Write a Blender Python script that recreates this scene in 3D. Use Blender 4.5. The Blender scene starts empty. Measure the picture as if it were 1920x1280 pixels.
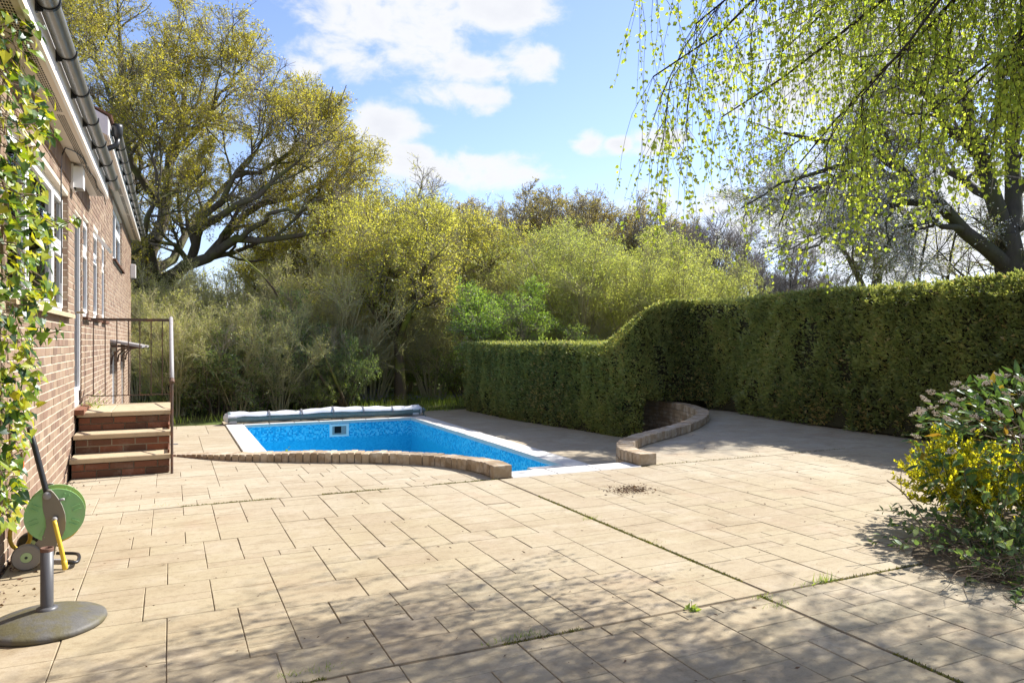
import bpy, math, random
import numpy as np
from mathutils import Vector
from mathutils.geometry import tessellate_polygon
rng = np.random.default_rng(11)
random.seed(5)
SC = bpy.context.scene
COL = SC.collection
R = math.radians

# ------------------------------------------------------------ camera, sky, sun, exposure
F = 1370.0; EYE = 1.40; YAW = math.atan(640 / 1370.0)
SY, CY = math.sin(YAW), math.cos(YAW)
cd = bpy.data.cameras.new('camera'); cam = bpy.data.objects.new('camera', cd); COL.objects.link(cam)
cam.location = (0, 0, EYE); cam.rotation_euler = (R(90), 0, -YAW)
cd.sensor_width = 36; cd.lens = F / 1920 * 36; cd.clip_end = 3000; cd.clip_start = 0.05
SC.camera = cam
SC.view_settings.view_transform = 'Standard'; SC.view_settings.look = 'None'
SC.view_settings.gamma = 1; SC.view_settings.use_curve_mapping = False
SC.view_settings.exposure = 1.14
SUN_EL, SUN_AZ = 43.0, 79.0
sd = bpy.data.lights.new('sun', 'SUN'); sun = bpy.data.objects.new('sun', sd); COL.objects.link(sun)
sd.energy = 4.9; sd.angle = R(0.53); sd.color = (1.0, 0.955, 0.89)
SUND = np.array([math.cos(R(SUN_EL)) * math.sin(R(SUN_AZ)), math.cos(R(SUN_EL)) * math.cos(R(SUN_AZ)), math.sin(R(SUN_EL))])
sun.rotation_euler = Vector(-SUND).to_track_quat('-Z', 'Y').to_euler()
sun.location = (30, 6, 30)


def at(px, py, z=0.0):
    s = (EYE - z) * F / (py - 640.0); X = (px - 960) / F * s
    return np.array([X * CY + s * SY, s * CY - X * SY, z])


def P(px, py, s):
    X = (px - 960) / F * s
    return np.array([X * CY + s * SY, s * CY - X * SY, EYE + s * (640 - py) / F])


def proj(p):
    p = np.asarray(p, float)
    s = p[..., 0] * SY + p[..., 1] * CY; X = p[..., 0] * CY - p[..., 1] * SY
    s = np.maximum(s, .01)
    return 960 + F * X / s, 640 - F * (p[..., 2] - EYE) / s, s


def make_world():
    w = bpy.data.worlds.new('World'); SC.world = w; w.use_nodes = True
    nt = w.node_tree; N = nt.nodes; L = nt.links; N.clear()
    out = N.new('ShaderNodeOutputWorld'); bg = N.new('ShaderNodeBackground')
    bg.inputs['Strength'].default_value = 0.122
    sky = N.new('ShaderNodeTexSky'); sky.sky_type = 'NISHITA'; sky.sun_disc = False
    sky.sun_elevation = R(SUN_EL); sky.sun_rotation = R(SUN_AZ); sky.air_density = 1.0; sky.dust_density = 0.35; sky.ozone_density = 2.2
    tc = N.new('ShaderNodeTexCoord')
    sep = N.new('ShaderNodeSeparateXYZ'); L.new(tc.outputs['Generated'], sep.inputs[0])

    def M(op, a, b=None, c=None):
        n = N.new('ShaderNodeMath'); n.operation = op
        for i, v in enumerate((a, b, c)):
            if v is None: continue
            if isinstance(v, (int, float)): n.inputs[i].default_value = v
            else: L.new(v, n.inputs[i])
        return n.outputs[0]
    az = M('ARCTAN2', sep.outputs[0], sep.outputs[1])
    el = M('ARCSINE', sep.outputs[2])

    def noise(scale, detail, rough, dist=0.0, off=0.0):
        mp = N.new('ShaderNodeMapping'); L.new(tc.outputs['Generated'], mp.inputs[0])
        mp.inputs['Location'].default_value = (off, off * .7, 0); mp.inputs['Scale'].default_value = (1, 1, 1.7)
        n = N.new('ShaderNodeTexNoise'); n.inputs['Scale'].default_value = scale; n.inputs['Detail'].default_value = detail
        n.inputs['Roughness'].default_value = rough; n.inputs['Distortion'].default_value = dist
        L.new(mp.outputs[0], n.inputs['Vector']); return n.outputs['Fac']
    n1 = noise(15, 9, .60, .25, 1.3); n2 = noise(5, 4, .55, .2, 4.1); n3 = noise(2.3, 6, .6, .3, 8.0)
    blobs = [(760, 45, 215, 75), (630, 100, 95, 42), (575, 122, 45, 30), (700, -20, 160, 60), (940, 20, 130, 60), (1000, 105, 75, 42), (880, 128, 95, 42),
             (868, 176, 100, 30), (722, 238, 80, 42), (860, 314, 165, 44), (785, 292, 65, 26), (1104, 268, 38, 24),
             (1155, 270, 34, 15), (1700, 420, 420, 120), (1250, 262, 60, 26), (1640, 120, 260, 170), (560, 300, 60, 40)]
    dens = None
    for (px, py, rx, ry) in blobs:
        a = YAW + math.atan((px - 960) / F); e = math.atan((640 - py) / math.hypot(F, px - 960))
        d1 = M('MULTIPLY', M('SUBTRACT', az, a), F / rx); d2 = M('MULTIPLY', M('SUBTRACT', el, e), F / ry)
        d = M('SUBTRACT', 1.0, M('SQRT', M('ADD', M('MULTIPLY', d1, d1), M('MULTIPLY', d2, d2))))
        dens = d if dens is None else M('MAXIMUM', dens, d)
    dens = M('MINIMUM', M('MAXIMUM', dens, -1.2), .75)
    # the rest of the sky carries the same kind of broken cloud
    away = N.new('ShaderNodeMapRange'); away.interpolation_type = 'SMOOTHSTEP'
    L.new(M('ABSOLUTE', M('SUBTRACT', az, YAW)), away.inputs[0])
    away.inputs[1].default_value = .62; away.inputs[2].default_value = 1.0
    gen = M('MULTIPLY', M('SUBTRACT', n3, .5), 5.0)
    mixd = M('ADD', M('MULTIPLY', gen, away.outputs[0]), M('MULTIPLY', dens, M('SUBTRACT', 1.0, away.outputs[0])))
    tot = M('ADD', mixd, M('ADD', M('MULTIPLY', M('SUBTRACT', n1, .50), 2.5), M('MULTIPLY', M('SUBTRACT', n2, .5), 1.2)))
    al = N.new('ShaderNodeMapRange'); al.interpolation_type = 'SMOOTHSTEP'; L.new(tot, al.inputs[0])
    al.inputs[1].default_value = -.12; al.inputs[2].default_value = .62
    lowhaze = N.new('ShaderNodeMapRange'); L.new(el, lowhaze.inputs[0]); lowhaze.inputs[1].default_value = .26; lowhaze.inputs[2].default_value = .0
    lowhaze.inputs[4].default_value = .36
    sh = N.new('ShaderNodeMapRange'); L.new(M('ADD', tot, M('MULTIPLY', n2, .6)), sh.inputs[0])
    sh.inputs[1].default_value = .3; sh.inputs[2].default_value = 2.2
    cc = N.new('ShaderNodeMix'); cc.data_type = 'RGBA'; L.new(sh.outputs[0], cc.inputs[0])
    cc.inputs[6].default_value = (3.8, 3.85, 3.95, 1); cc.inputs[7].default_value = (3.0, 3.1, 3.4, 1)
    tint = N.new('ShaderNodeMix'); tint.data_type = 'RGBA'; tint.blend_type = 'MULTIPLY'; tint.inputs[0].default_value = 1
    L.new(sky.outputs[0], tint.inputs[6]); tint.inputs[7].default_value = (.86, .81, .92, 1)
    hz = N.new('ShaderNodeMix'); hz.data_type = 'RGBA'; L.new(lowhaze.outputs[0], hz.inputs[0])
    L.new(tint.outputs[2], hz.inputs[6]); hz.inputs[7].default_value = (2.5, 2.95, 3.75, 1)
    mx = N.new('ShaderNodeMix'); mx.data_type = 'RGBA'; L.new(al.outputs[0], mx.inputs[0])
    L.new(hz.outputs[2], mx.inputs[6]); L.new(cc.outputs[2], mx.inputs[7])
    L.new(mx.outputs[2], bg.inputs[0]); L.new(bg.outputs[0], out.inputs[0])


make_world()

# ------------------------------------------------------------ helpers
W = {}


def tag(o, label=None, cat=None, group=None, kind=None):
    if label: o['label'] = label
    if cat: o['category'] = cat
    if group: o['group'] = group
    if kind: o['kind'] = kind
    return o


def thing(name, label, cat, loc=(0, 0, 0), group=None):
    o = bpy.data.objects.new(name, None); COL.objects.link(o); o.location = loc; o.empty_display_size = .2
    W[o.name] = np.array(loc, float)
    return tag(o, label, cat, group)


def nrm(a):
    return a / np.maximum(np.linalg.norm(a, axis=-1, keepdims=True), 1e-9)


class MB:
    def __init__(s):
        s.v = []; s.n = 0; s.f = {3: [], 4: []}; s.a = {3: [], 4: []}; s.m = {3: [], 4: []}; s.ng = []

    def add(s, verts, faces, a=0.0, m=0):
        verts = np.asarray(verts, float).reshape(-1, 3); faces = np.asarray(faces, np.int64)
        k = faces.shape[1]
        s.v.append(verts); s.f[k].append(faces + s.n); n = len(faces)
        s.a[k].append(np.broadcast_to(np.asarray(a, float), (n,)).copy()); s.m[k].append(np.full(n, m)); s.n += len(verts); return s

    def box(s, x0, x1, y0, y1, z0, z1, a=0.0, m=0):
        v = [(x0, y0, z0), (x1, y0, z0), (x1, y1, z0), (x0, y1, z0), (x0, y0, z1), (x1, y0, z1), (x1, y1, z1), (x0, y1, z1)]
        s.add(v, [(0, 3, 2, 1), (4, 5, 6, 7), (0, 1, 5, 4), (1, 2, 6, 5), (2, 3, 7, 6), (3, 0, 4, 7)], a, m); return s

    def obox(s, o, ax, ay, az, a=0.0, m=0):     # box from a centre and three half-axis vectors
        o, ax, ay, az = [np.asarray(q, float) for q in (o, ax, ay, az)]
        v = [o + i * ax + j * ay + k * az for k in (-1, 1) for (i, j) in ((-1, -1), (1, -1), (1, 1), (-1, 1))]
        s.add(v, [(0, 3, 2, 1), (4, 5, 6, 7), (0, 1, 5, 4), (1, 2, 6, 5), (2, 3, 7, 6), (3, 0, 4, 7)], a, m); return s

    def prism(s, poly, z0, z1, bev=0.004, a=0.0, m=0, bottom=False, tilt=None):
        n = len(poly); p = np.asarray(poly, float); q = inset(p, bev)
        zt = np.full(n, z1) if tilt is None else z1 + (p - p.mean(0)) @ np.asarray(tilt)
        v = np.vstack([np.c_[p, np.full(n, z0)], np.c_[p, zt - bev], np.c_[q, zt]])
        qf = []
        for r in range(2):
            for i in range(n):
                j = (i + 1) % n; qf.append((r * n + i, r * n + j, r * n + n + j, r * n + n + i))
        s.add(v, qf, a, m)
        s.f[3].append(np.array([(2 * n, 2 * n + i, 2 * n + i + 1) for i in range(1, n - 1)]) + s.n - 3 * n)
        s.a[3].append(np.full(n - 2, a)); s.m[3].append(np.full(n - 2, m))
        return s

    def tube(s, pts, r, k=8, cap=True, a=0.0, m=0):
        pts = np.asarray(pts, float); M = len(pts); r = np.broadcast_to(np.asarray(r, float), (M,))
        t = np.empty_like(pts); t[1:-1] = pts[2:] - pts[:-2]; t[0] = pts[1] - pts[0]; t[-1] = pts[-1] - pts[-2]; t = nrm(t)
        u = np.cross(t[0], [0, 0, 1.]); u = np.array([1., 0, 0]) if np.linalg.norm(u) < 1e-3 else u
        V = []; th = np.arange(k) * 2 * math.pi / k
        for i in range(M):
            u = u - t[i] * (u @ t[i]); u /= np.linalg.norm(u); w = np.cross(t[i], u)
            V.append(pts[i] + r[i] * (np.cos(th)[:, None] * u + np.sin(th)[:, None] * w))
        V = np.vstack(V); q = [(i * k + j, i * k + (j + 1) % k, (i + 1) * k + (j + 1) % k, (i + 1) * k + j) for i in range(M - 1) for j in range(k)]
        if cap:
            V = np.vstack([V, pts[:1], pts[-1:]])
            s.add(V, q, a, m)
            c0, c1 = M * k, M * k + 1; b = s.n - len(V)
            tr = [(c0, (j + 1) % k, j) for j in range(k)] + [(c1, (M - 1) * k + j, (M - 1) * k + (j + 1) % k) for j in range(k)]
            s.f[3].append(np.array(tr) + b); s.a[3].append(np.full(2 * k, a)); s.m[3].append(np.full(2 * k, m))
        else: s.add(V, q, a, m)
        return s

    def lathe(s, prof, c, ax=(0, 0, 1), k=24, a=0.0, m=0):     # prof: (radius, height along ax)
        ax = nrm(np.asarray(ax, float)); u = np.cross(ax, [0, 0, 1.]); u = np.array([1., 0, 0]) if np.linalg.norm(u) < 1e-3 else nrm(u)
        w = np.cross(ax, u); th = np.arange(k) * 2 * math.pi / k; c = np.asarray(c, float)
        V = np.vstack([c + ax * h + r_ * (np.cos(th)[:, None] * u + np.sin(th)[:, None] * w) for r_, h in prof]); M = len(prof)
        s.add(V, [(i * k + j, i * k + (j + 1) % k, (i + 1) * k + (j + 1) % k, (i + 1) * k + j) for i in range(M - 1) for j in range(k)], a, m); return s

    def tubes(s, pts, rad, k=3, a=0.0, m=0):    # many tapered branches at once: pts (N,M,3), rad (N,M)
        N_, M, _ = pts.shape
        if N_ == 0: return s
        t = np.empty_like(pts); t[:, 1:-1] = pts[:, 2:] - pts[:, :-2]; t[:, 0] = pts[:, 1] - pts[:, 0]; t[:, -1] = pts[:, -1] - pts[:, -2]; t = nrm(t)
        ref = nrm(np.cross(t[:, 0], nrm(rng.normal(size=(N_, 3)))))[:, None, :]
        u = nrm(ref - t * (ref * t).sum(-1, keepdims=True)); w = np.cross(t, u)
        th = np.arange(k) * 2 * math.pi / k
        V = pts[:, :, None, :] + rad[:, :, None, None] * (np.cos(th)[None, None, :, None] * u[:, :, None, :] + np.sin(th)[None, None, :, None] * w[:, :, None, :])
        base = (np.arange(N_) * M * k)[:, None, None]; i = (np.arange(M - 1) * k)[None, :, None]; j = np.arange(k)[None, None, :]; j2 = (j + 1) % k
        q = np.stack([base + i + j, base + i + j2, base + i + k + j2, base + i + k + j], -1).reshape(-1, 4)
        s.add(V.reshape(-1, 3), q, a, m); return s

    def leaves(s, pos, d, size, width=.55, a=None, m=0, fold=.25, upbias=0.0, tri=False):
        n = len(pos)
        if n == 0: return s
        d = nrm(d); size = np.broadcast_to(size, (n,))[:, None]
        r_ = rng.normal(size=(n, 3)); r_[:, 2] += upbias
        side = nrm(np.cross(d, r_)); up = np.cross(side, d)
        a = rng.random(n) if a is None else np.broadcast_to(a, (n,))
        tip = pos + d * size; mid = pos + d * size * .45; hw = side * size * width * .5; f_ = up * size * width * fold
        if tri:
            V = np.stack([pos + hw * .7, pos - hw * .7 + d * size * .2, tip], 1).reshape(-1, 3)
            s.add(V, np.arange(3 * n).reshape(-1, 3), a, m)
        else:
            V = np.stack([pos, mid + hw + f_, tip, mid - hw + f_], 1).reshape(-1, 3); b = np.arange(n)[:, None] * 4
            T = np.concatenate([b + [0, 1, 2], b + [0, 2, 3]], 0)
            s.add(V, T, np.concatenate([a, a]), m)
        return s

    def mesh(s, name, mats, origin, smooth=False):
        me = bpy.data.meshes.new(name)
        V = np.vstack(s.v) - origin
        fs = []; aa = []; mm = []
        starts = []; c = 0
        for k in (3, 4):
            if s.f[k]:
                f_ = np.vstack(s.f[k]); fs.append(f_.ravel()); aa.append(np.concatenate(s.a[k])); mm.append(np.concatenate(s.m[k]))
                starts.append(c + np.arange(len(f_)) * k); c += len(f_) * k
        fs = np.concatenate(fs); starts = np.concatenate(starts); aa = np.concatenate(aa); mm = np.concatenate(mm)
        me.vertices.add(len(V)); me.vertices.foreach_set('co', V.astype(np.float32).ravel())
        me.loops.add(len(fs)); me.loops.foreach_set('vertex_index', fs.astype(np.int32))
        me.polygons.add(len(starts)); me.polygons.foreach_set('loop_start', starts.astype(np.int32))
        for mt in (mats if isinstance(mats, (list, tuple)) else [mats]): me.materials.append(mt)
        if mm.any(): me.polygons.foreach_set('material_index', mm.astype(np.int32))
        at_ = me.attributes.new('v', 'FLOAT', 'FACE'); at_.data.foreach_set('value', aa.astype(np.float32))
        me.polygons.foreach_set('use_smooth', np.full(len(starts), smooth))
        me.update(calc_edges=True)
        return me

    def build(s, name, mats, parent=None, smooth=False, at=None, kind=None, label=None):
        o0 = W[parent.name] if parent is not None else np.zeros(3)
        loc = np.asarray(at, float) if at is not None else o0
        me = s.mesh(name, mats, loc, smooth)
        return place(name, me, loc, parent, kind, label)


def place(name, me, loc, parent=None, kind=None, label=None):
    o = bpy.data.objects.new(name, me); COL.objects.link(o)
    o0 = W[parent.name] if parent is not None else np.zeros(3)
    o.location = np.asarray(loc, float) - o0; W[o.name] = np.asarray(loc, float)
    if parent is not None: o.parent = parent
    if kind: o['kind'] = kind
    if label: o['label'] = label
    return o


def inset(p, b):
    n = len(p); q = np.empty_like(p)
    c = p.mean(0)
    for i in range(n):
        a0, a1, a2 = p[i - 1], p[i], p[(i + 1) % n]
        e1 = a1 - a0; e2 = a2 - a1; e1 = e1 / (np.linalg.norm(e1) + 1e-9); e2 = e2 / (np.linalg.norm(e2) + 1e-9)
        n1 = np.array([-e1[1], e1[0]]); n2 = np.array([-e2[1], e2[0]])
        m_ = n1 + n2; l = m_ @ m_
        o = m_ * (2 / l) if l > .15 else n1
        if np.linalg.norm(o) > 2.5: o = o / np.linalg.norm(o) * 2.5
        if o @ (c - a1) < 0: o = -o
        q[i] = a1 + o * b
    return q


def copy_tree(o, parent=None):
    c = o.copy(); COL.objects.link(c)
    W[c.name] = W.get(o.name, np.zeros(3))
    if parent is not None: c.parent = parent; c.matrix_parent_inverse = o.matrix_parent_inverse
    for ch in list(o.children): copy_tree(ch, c)
    return c


def vn(p, sc, seed=0):       # value noise
    q = np.asarray(p, float) * sc + 100.0; i = np.floor(q).astype(np.int64); f_ = q - i; f_ = f_ * f_ * (3 - 2 * f_)

    def h(a, b, c):
        n = (a * 73856093) ^ (b * 19349663) ^ (c * 83492791) ^ (seed * 2654435761)
        n = (n ^ (n >> 13)) * 1274126177 & 0xffffffff
        return ((n ^ (n >> 16)) & 0xffff) / 65535.0
    r_ = 0
    for dx in (0, 1):
        for dy in (0, 1):
            for dz in (0, 1):
                w_ = (f_[..., 0] if dx else 1 - f_[..., 0]) * (f_[..., 1] if dy else 1 - f_[..., 1]) * (f_[..., 2] if dz else 1 - f_[..., 2])
                r_ = r_ + w_ * h(i[..., 0] + dx, i[..., 1] + dy, i[..., 2] + dz)
    return r_


# ------------------------------------------------------------ materials
class NT:
    def __init__(s, name):
        s.m = bpy.data.materials.new(name); s.m.use_nodes = True; s.t = s.m.node_tree; s.N = s.t.nodes; s.L = s.t.links; s.N.clear()
        s.out = s.N.new('ShaderNodeOutputMaterial')

    def n(s, ty, **kw):
        x = s.N.new(ty)
        for k, v in kw.items():
            if k in x.inputs: s.set(x.inputs[k], v)
            else: setattr(x, k, v)
        return x

    def set(s, i, v):
        if hasattr(v, 'is_linked') or isinstance(v, bpy.types.NodeSocket): s.L.new(v, i)
        else: i.default_value = v

    def math(s, op, a, b=0.0, c=None):
        x = s.N.new('ShaderNodeMath'); x.operation = op; s.set(x.inputs[0], a); s.set(x.inputs[1], b)
        if c is not None: s.set(x.inputs[2], c)
        return x.outputs[0]

    def mix(s, f_, a, b, bt='MIX'):
        x = s.N.new('ShaderNodeMix'); x.data_type = 'RGBA'; x.blend_type = bt; s.set(x.inputs[0], f_)
        for i, v in ((6, a), (7, b)):
            s.set(x.inputs[i], v if isinstance(v, bpy.types.NodeSocket) else (*v, 1) if len(v) == 3 else v)
        return x.outputs[2]

    def pos(s):
        return s.N.new('ShaderNodeNewGeometry').outputs['Position']

    def noise(s, sc, det=4, rough=.55, vec=None, scale=None, dist=0.0):
        v = vec if vec is not None else s.pos()
        if scale is not None:
            mp = s.N.new('ShaderNodeMapping'); s.L.new(v, mp.inputs[0]); mp.inputs['Scale'].default_value = scale; v = mp.outputs[0]
        x = s.n('ShaderNodeTexNoise', Scale=sc, Detail=det, Roughness=rough, Distortion=dist); s.L.new(v, x.inputs['Vector']); return x.outputs['Fac']

    def ramp(s, f_, stops):
        x = s.N.new('ShaderNodeValToRGB'); s.set(x.inputs[0], f_); e = x.color_ramp.elements
        while len(e) < len(stops): e.new(.5)
        for i, (p, c) in enumerate(stops): e[i].position = p; e[i].color = (*c, 1)
        return x.outputs[0]

    def rnd(s):        # per object and per face variation
        a = s.N.new('ShaderNodeAttribute'); a.attribute_name = 'v'; o = s.N.new('ShaderNodeObjectInfo')
        return s.math('FRACT', s.math('ADD', a.outputs['Fac'], o.outputs['Random']))

    def att(s):
        a = s.N.new('ShaderNodeAttribute'); a.attribute_name = 'v'; return a.outputs['Fac']

    def bump(s, h, st, dist=.01):
        x = s.n('ShaderNodeBump', Strength=st, Distance=dist); s.L.new(h, x.inputs['Height']); return x.outputs[0]

    def pbr(s, col, rough=.7, normal=None, spec=.4, metal=0.0, **kw):
        x = s.N.new('ShaderNodeBsdfPrincipled')
        s.set(x.inputs['Base Color'], col if isinstance(col, bpy.types.NodeSocket) else (*col, 1)); s.set(x.inputs['Roughness'], rough)
        x.inputs['Specular IOR Level'].default_value = spec; x.inputs['Metallic'].default_value = metal
        if normal is not None: s.L.new(normal, x.inputs['Normal'])
        s.L.new(x.outputs[0], s.out.inputs[0]); return s.m


def m_simple(name, col, rough=.6, var=.12, sc=12.0, spec=.4, bump=.0, metal=0.0, dirt=None, dsc=4.0, dthr=(.5, .75)):
    t = NT(name); n = t.noise(sc, 5, .6)
    c = t.mix(n, tuple(x * (1 - var) for x in col), tuple(min(1, x * (1 + var)) for x in col))
    if dirt is not None:
        f_ = t.n('ShaderNodeMapRange'); t.L.new(t.noise(dsc, 6, .65), f_.inputs[0]); f_.inputs[1].default_value = dthr[0]; f_.inputs[2].default_value = dthr[1]
        c = t.mix(f_.outputs[0], c, dirt)
    nm = t.bump(t.noise(sc * 4, 4, .6), bump) if bump else None
    return t.pbr(c, rough, nm, spec, metal)


def m_leaf(name, stops, trans=.45, gloss=.05, rough=.45, tboost=(1.5, 1.5, .8), spread=1.0):
    t = NT(name); c = t.ramp(t.rnd(), stops)
    tc = t.mix(1.0, c, tboost, 'MULTIPLY')
    d = t.n('ShaderNodeBsdfDiffuse'); t.L.new(c, d.inputs[0]); tr = t.n('ShaderNodeBsdfTranslucent'); t.L.new(tc, tr.inputs[0])
    mx = t.n('ShaderNodeMixShader'); mx.inputs[0].default_value = trans; t.L.new(d.outputs[0], mx.inputs[1]); t.L.new(tr.outputs[0], mx.inputs[2])
    g = t.n('ShaderNodeBsdfGlossy'); g.inputs['Roughness'].default_value = rough; g.inputs[0].default_value = (.9, .95, 1, 1)
    m2 = t.n('ShaderNodeMixShader'); m2.inputs[0].default_value = gloss; t.L.new(mx.outputs[0], m2.inputs[1]); t.L.new(g.outputs[0], m2.inputs[2])
    t.L.new(m2.outputs[0], t.out.inputs[0]); return t.m


def m_paving():
    t = NT('stamped_sandstone_paving'); big = t.noise(.55, 5, .6); mid = t.noise(2.6, 6, .65); gr = t.noise(90, 3, .7)
    streak = t.noise(7, 6, .7, scale=(.55, 2.6, 1), dist=.6)
    c = t.ramp(big, [(.28, (.345, .275, .17)), (.5, (.41, .345, .225)), (.72, (.46, .40, .285))])
    sy_ = t.n('ShaderNodeSeparateXYZ'); t.L.new(t.pos(), sy_.inputs[0]); wy = t.n('ShaderNodeMapRange', interpolation_type='SMOOTHSTEP'); t.L.new(t.math('ADD', sy_.outputs[1], t.math('MULTIPLY', t.math('SUBTRACT', t.noise(.9, 5, .65), .5), 5.0)), wy.inputs[0])
    wy.inputs[1].default_value = 4.8; wy.inputs[2].default_value = 7.8
    c = t.mix(t.math('MULTIPLY', wy.outputs[0], .5), c, (.51, .46, .365))     # the walked-on middle of the terrace is bleached
    c = t.mix(t.math('MULTIPLY', t.rnd(), .55), c, (.37, .295, .20))
    mr = t.n('ShaderNodeMapRange'); t.L.new(mid, mr.inputs[0]); mr.inputs[1].default_value = .52; mr.inputs[2].default_value = .78
    c = t.mix(t.math('MULTIPLY', mr.outputs[0], .55), c, (.54, .475, .375))
    m2 = t.n('ShaderNodeMapRange'); t.L.new(streak, m2.inputs[0]); m2.inputs[1].default_value = .56; m2.inputs[2].default_value = .8
    c = t.mix(t.math('MULTIPLY', m2.outputs[0], .60), c, (.27, .19, .115))
    m3 = t.n('ShaderNodeMapRange'); t.L.new(t.noise(1.3, 4, .6, dist=.5), m3.inputs[0]); m3.inputs[1].default_value = .58; m3.inputs[2].default_value = .75
    c = t.mix(t.math('MULTIPLY', m3.outputs[0], .45), c, (.36, .24, .15))
    c = t.mix(t.math('MULTIPLY', gr, .8), c, t.mix(1.0, c, (.60, .58, .54), 'MULTIPLY'))
    sp = t.n('ShaderNodeMapRange'); t.L.new(t.noise(22, 6, .75, dist=.3), sp.inputs[0]); sp.inputs[1].default_value = .50; sp.inputs[2].default_value = .72
    c = t.mix(t.math('MULTIPLY', sp.outputs[0], .5), c, t.mix(1.0, c, (.52, .47, .40), 'MULTIPLY'))
    dk_ = t.n('ShaderNodeMapRange'); t.L.new(t.noise(4.2, 7, .72, scale=(.7, 1.5, 1), dist=.8), dk_.inputs[0]); dk_.inputs[1].default_value = .50; dk_.inputs[2].default_value = .74
    c = t.mix(t.math('MULTIPLY', dk_.outputs[0], .62), c, t.mix(1.0, c, (.60, .54, .46), 'MULTIPLY'))
    h = t.math('ADD', t.math('MULTIPLY', streak, .8), t.math('MULTIPLY', gr, .22))
    return t.pbr(c, .8, t.bump(h, .35, .012), .25)


def m_brick(name, stops, efflo=.35, thr=(.55, .8), pale=(.50, .44, .36)):
    t = NT(name); c = t.ramp(t.rnd(), stops); n = t.noise(28, 5, .65)
    c = t.mix(t.math('MULTIPLY', n, .45), c, t.mix(1.0, c, (.55, .5, .48), 'MULTIPLY'))
    mr = t.n('ShaderNodeMapRange'); t.L.new(t.noise(6, 6, .7), mr.inputs[0]); mr.inputs[1].default_value = thr[0]; mr.inputs[2].default_value = thr[1]
    c = t.mix(t.math('MULTIPLY', mr.outputs[0], efflo), c, pale)
    return t.pbr(c, .88, t.bump(t.noise(110, 4, .7), .35, .006), .2)


def m_mosaic():
    t = NT('blue_mosaic_liner'); p = t.pos()
    sn = t.n('ShaderNodeVectorMath', operation='SNAP'); t.L.new(p, sn.inputs[0]); sn.inputs[1].default_value = (.034, .034, .034)
    wn = t.n('ShaderNodeTexWhiteNoise'); t.L.new(sn.outputs[0], wn.inputs[0])
    cl = t.noise(9, 2, .5, vec=sn.outputs[0])
    v = t.math('ADD', t.math('MULTIPLY', wn.outputs[0], .85), t.math('MULTIPLY', cl, .25))
    band = t.ramp(v, [(.2, (.01, .27, .54)), (.42, (.015, .40, .68)), (.62, (.03, .50, .75)), (.85, (.14, .60, .80))])
    low = t.ramp(v, [(.2, (.014, .37, .62)), (.8, (.032, .455, .69))])
    s_ = t.n('ShaderNodeSeparateXYZ'); t.L.new(p, s_.inputs[0])
    mr = t.n('ShaderNodeMapRange'); t.L.new(s_.outputs[2], mr.inputs[0]); mr.inputs[1].default_value = -1.06; mr.inputs[2].default_value = -.98
    return t.pbr(t.mix(mr.outputs[0], low, band), .35, None, .4)


def m_glass():
    t = NT('window_glass'); fr = t.n('ShaderNodeFresnel', IOR=1.5)
    a = t.n('ShaderNodeBsdfTransparent'); a.inputs[0].default_value = (.55, .60, .58, 1); g = t.n('ShaderNodeBsdfGlossy', Roughness=.01)
    mx = t.n('ShaderNodeMixShader'); t.L.new(fr.outputs[0], mx.inputs[0]); t.L.new(a.outputs[0], mx.inputs[1]); t.L.new(g.outputs[0], mx.inputs[2])
    t.L.new(mx.outputs[0], t.out.inputs[0]); return t.m


def m_bark(name, c0, c1, moss=None, sc=14.0):
    t = NT(name); n = t.noise(sc, 5, .65, scale=(1, 1, .25)); c = t.mix(n, c0, c1)
    if moss is not None:
        mr = t.n('ShaderNodeMapRange'); t.L.new(t.noise(1.6, 4, .6), mr.inputs[0]); mr.inputs[1].default_value = .45; mr.inputs[2].default_value = .65
        c = t.mix(mr.outputs[0], c, moss)
    return t.pbr(c, .9, t.bump(n, .6, .03), .2)


def m_ground():
    t = NT('woodland_grass_ground'); a = t.noise(.4, 5, .6); b = t.noise(14, 5, .7)
    c = t.ramp(t.math('ADD', t.math('MULTIPLY', a, .6), t.math('MULTIPLY', b, .4)), [(.35, (.055, .045, .025)), (.5, (.075, .085, .025)), (.62, (.10, .15, .035))])
    return t.pbr(c, .95, t.bump(b, .6, .05), .15)


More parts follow.
